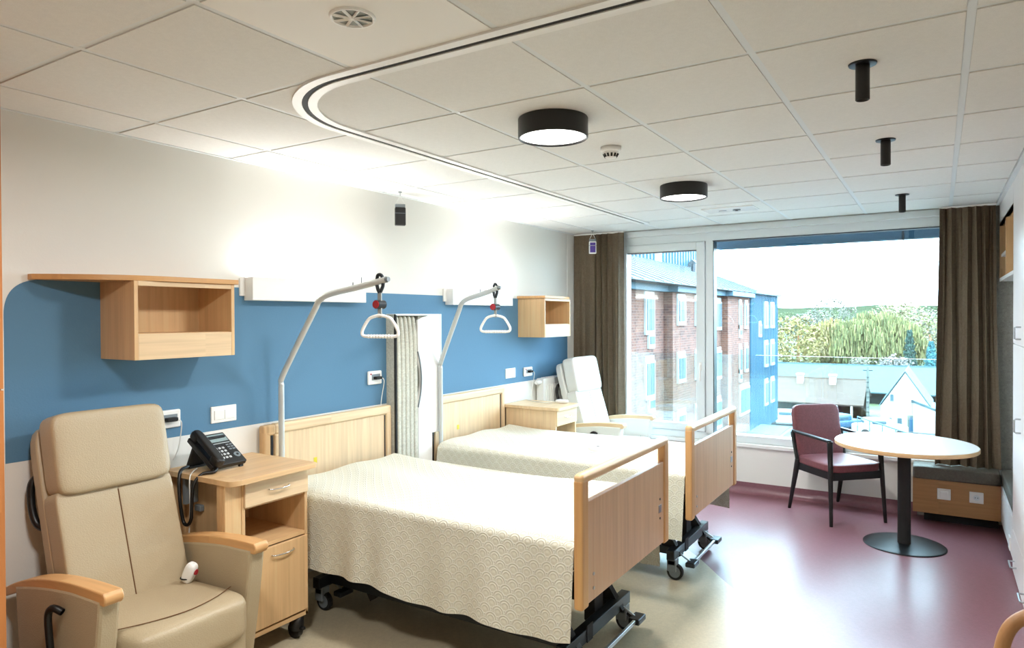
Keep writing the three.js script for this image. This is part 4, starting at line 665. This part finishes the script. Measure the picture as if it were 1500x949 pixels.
// trees
function crown(cx, cy, cz, rx, ry, rz, n, size, cols, droop = 0) {
  const P = [], C = [], Nn = [];
  for (let i = 0; i < n; i++) {
    const a = rnd() * Math.PI * 2, b = Math.acos(2 * rnd() - 1), r = 0.55 + 0.45 * Math.cbrt(rnd()), lump = 1 + 0.16 * Math.sin(a * 5 + cx) * Math.sin(b * 4 + cz);
    const x = cx + rx * r * lump * Math.sin(b) * Math.cos(a), y = cy + ry * r * lump * Math.cos(b), z = cz + rz * r * lump * Math.sin(b) * Math.sin(a), c = cols[Math.floor(rnd() * cols.length)], f = rr(0.75, 1.15), s = size * rr(0.6, 1.3), d = droop * rr(0.6, 1.4);
    const u = V(rr(-1, 1), rr(-0.4, 0.4), rr(-1, 1)).normalize().multiplyScalar(s), v = droop ? V(rr(-0.1, 0.1), -d, rr(-0.1, 0.1)) : V(rr(-1, 1), rr(-1, 1), rr(-1, 1)).normalize().multiplyScalar(s);
    const q = [[x, y, z], [x + u.x, y + u.y, z + u.z], [x + u.x + v.x, y + u.y + v.y, z + u.z + v.z], [x + v.x, y + v.y, z + v.z]];
    for (const k of [0, 1, 2, 0, 2, 3]) { P.push(...q[k]); C.push(c[0] * f * 0.43, c[1] * f * 0.42, c[2] * f * 0.4); }
  }
  const g = new THREE.BufferGeometry(); g.setAttribute('position', new THREE.Float32BufferAttribute(P, 3)); g.setAttribute('color', new THREE.Float32BufferAttribute(C, 3)); g.computeVertexNormals(); return g;
}
const leafMat = std('#ffffff', 0.9, { vertexColors: true });
function tree(name, label, x, z, h, rx, n, size, cols, o = {}) {
  const t = thing(name, label, 'tree', [x, GY, z], 0, o.group);
  const cy = GY + h * (o.mid ?? 0.6), ry = h * (o.ry ?? 0.42), g = crown(x, cy, z, rx, ry, rx * 0.8, n, size, cols, o.droop ?? 0); g.translate(-x, -GY, -z);
  const m = new THREE.Mesh(g, leafMat); m.name = 'foliage'; t.add(m);
  part(t, 'trunk', cyl(0.03 * h, h * 0.7, x, GY + h * 0.35, z, 'y', 0.012 * h, 8), M.darkWood); if (o.bare) for (let k = 0; k < 14; k++) { const a = rnd() * 6.28, l = h * rr(0.25, 0.45); part(t, 'branch', poly([[x, GY + h * rr(0.3, 0.6), z], [x + Math.cos(a) * rx * 0.8, GY + h * rr(0.6, 0.98), z + Math.sin(a) * rx * 0.6]], 0.06, 4), M.concrete); }
}
const gW = [[0.26, 0.28, 0.10], [0.36, 0.36, 0.13], [0.20, 0.24, 0.09], [0.44, 0.40, 0.18]], gY = [[0.50, 0.40, 0.16], [0.42, 0.33, 0.10], [0.6, 0.5, 0.26], [0.33, 0.32, 0.1]], gG = [[0.30, 0.28, 0.24], [0.36, 0.33, 0.28], [0.24, 0.25, 0.20]], gT = [[0.16, 0.21, 0.09], [0.21, 0.25, 0.11], [0.13, 0.18, 0.08]], gC = [[0.05, 0.13, 0.10], [0.07, 0.17, 0.12], [0.04, 0.10, 0.09]], gB = [[0.08, 0.30, 0.34], [0.12, 0.38, 0.42], [0.06, 0.24, 0.28]];
tree('willow_tree', 'large green weeping willow behind the warehouse roof', -8.2, -122, 10.6, 6.6, 11000, 0.16, gW, { droop: 0.9, mid: 0.58 });
tree('willow_tree', 'yellow green weeping willow next to the blue clad building', -16.2, -134, 9.8, 4.8, 6500, 0.17, gY, { droop: 0.7, mid: 0.55 });
tree('garden_tree', 'yellow leaved tree behind the blue clad building', -19.5, -120, 10.4, 3.6, 2000, 0.35, gY, { mid: 0.55 });
tree('garden_tree', 'pale bare grey tree behind the yellow willow', -17.8, -147, 14, 4.6, 1500, 0.3, gG, { bare: true });
tree('garden_tree', 'olive tree standing between willow and conifer', -1.3, -137, 10, 4.4, 2400, 0.32, gW.concat(gG), { mid: 0.55 });
tree('garden_tree', 'cream leaved tree rising above the green willow', -6.5, -152, 12.6, 6, 2600, 0.4, [[0.62, 0.54, 0.36], [0.55, 0.5, 0.3], [0.45, 0.42, 0.25]], {});
function conifer(label, x, z, h, r, cols) { const t = thing('conifer', label, 'tree', [x, GY, z], 0, 'conifers'); const gs = []; for (let k = 0; k < 9; k++) { const y = GY + h * (0.06 + 0.1 * k), rad = r * (1 - k / 9.6); gs.push(crown(x, y, z, rad, h * 0.07, rad, 260, 0.24, cols, 0.25)); } const g = mergeGeometries(gs); g.translate(-x, -GY, -z); const m = new THREE.Mesh(g, leafMat); m.name = 'foliage'; t.add(m); part(t, 'trunk', cyl(0.15, h, x, GY + h / 2, z, 'y', 0.03, 8), M.darkWood); }
conifer('dark green pointed conifer beside the willow', -3.6, -115, 8.8, 1.35, gC); conifer('bluish pointed conifer behind the cottage roof', -0.9, -110.8, 7.2, 1.3, gB);
tree('hedge_shrub', 'mauve bare shrubs behind the warehouse ridge', -5.3, -109.5, 4.6, 2.4, 900, 0.25, [[0.38, 0.33, 0.33], [0.45, 0.4, 0.38]], { mid: 0.6 }); tree('hedge_shrub', 'brown bare shrubs beside the mauve shrubs', -9.6, -109.5, 4.3, 1.6, 500, 0.25, [[0.4, 0.34, 0.28], [0.3, 0.28, 0.22]], { mid: 0.6 });
for (let k = 0; k < 22; k++) { const z = -190 - 18 * k, x = z * rr(0.0, 0.19) - 2 + 3; tree('field_tree', k % 3 ? 'leafy green tree standing in the distant fields' : 'bare brownish tree standing in the distant fields', x, z, rr(8, 13), rr(5, 8), 900, 0.55, k % 3 ? gT : gG, { group: 'distant field trees' }); }
for (let k = 0; k < 3; k++) { const z = -560 - 130 * k, pts = [[-420, -40]]; for (let i = 0; i <= 40; i++) pts.push([-420 + i * 16, 10.5 + 4.5 * k + 0.9 * Math.sin(i * 0.7 + k * 2) + 0.6 * Math.sin(i * 1.9 + k)]); pts.push([220, -40]); struct('hill', ext(shape(pts), 60).translate(0, GY, z), std(['#3c4631', '#414b36', '#3c4631'][k], 1), ['wooded ridge on the horizon', 'second wooded ridge behind the first', 'farthest wooded ridge on the horizon'][k]); }

scene.traverse((o) => { if (o.isMesh) { o.castShadow = true; o.receiveShadow = true; } });
renderer.render(scene, camera);
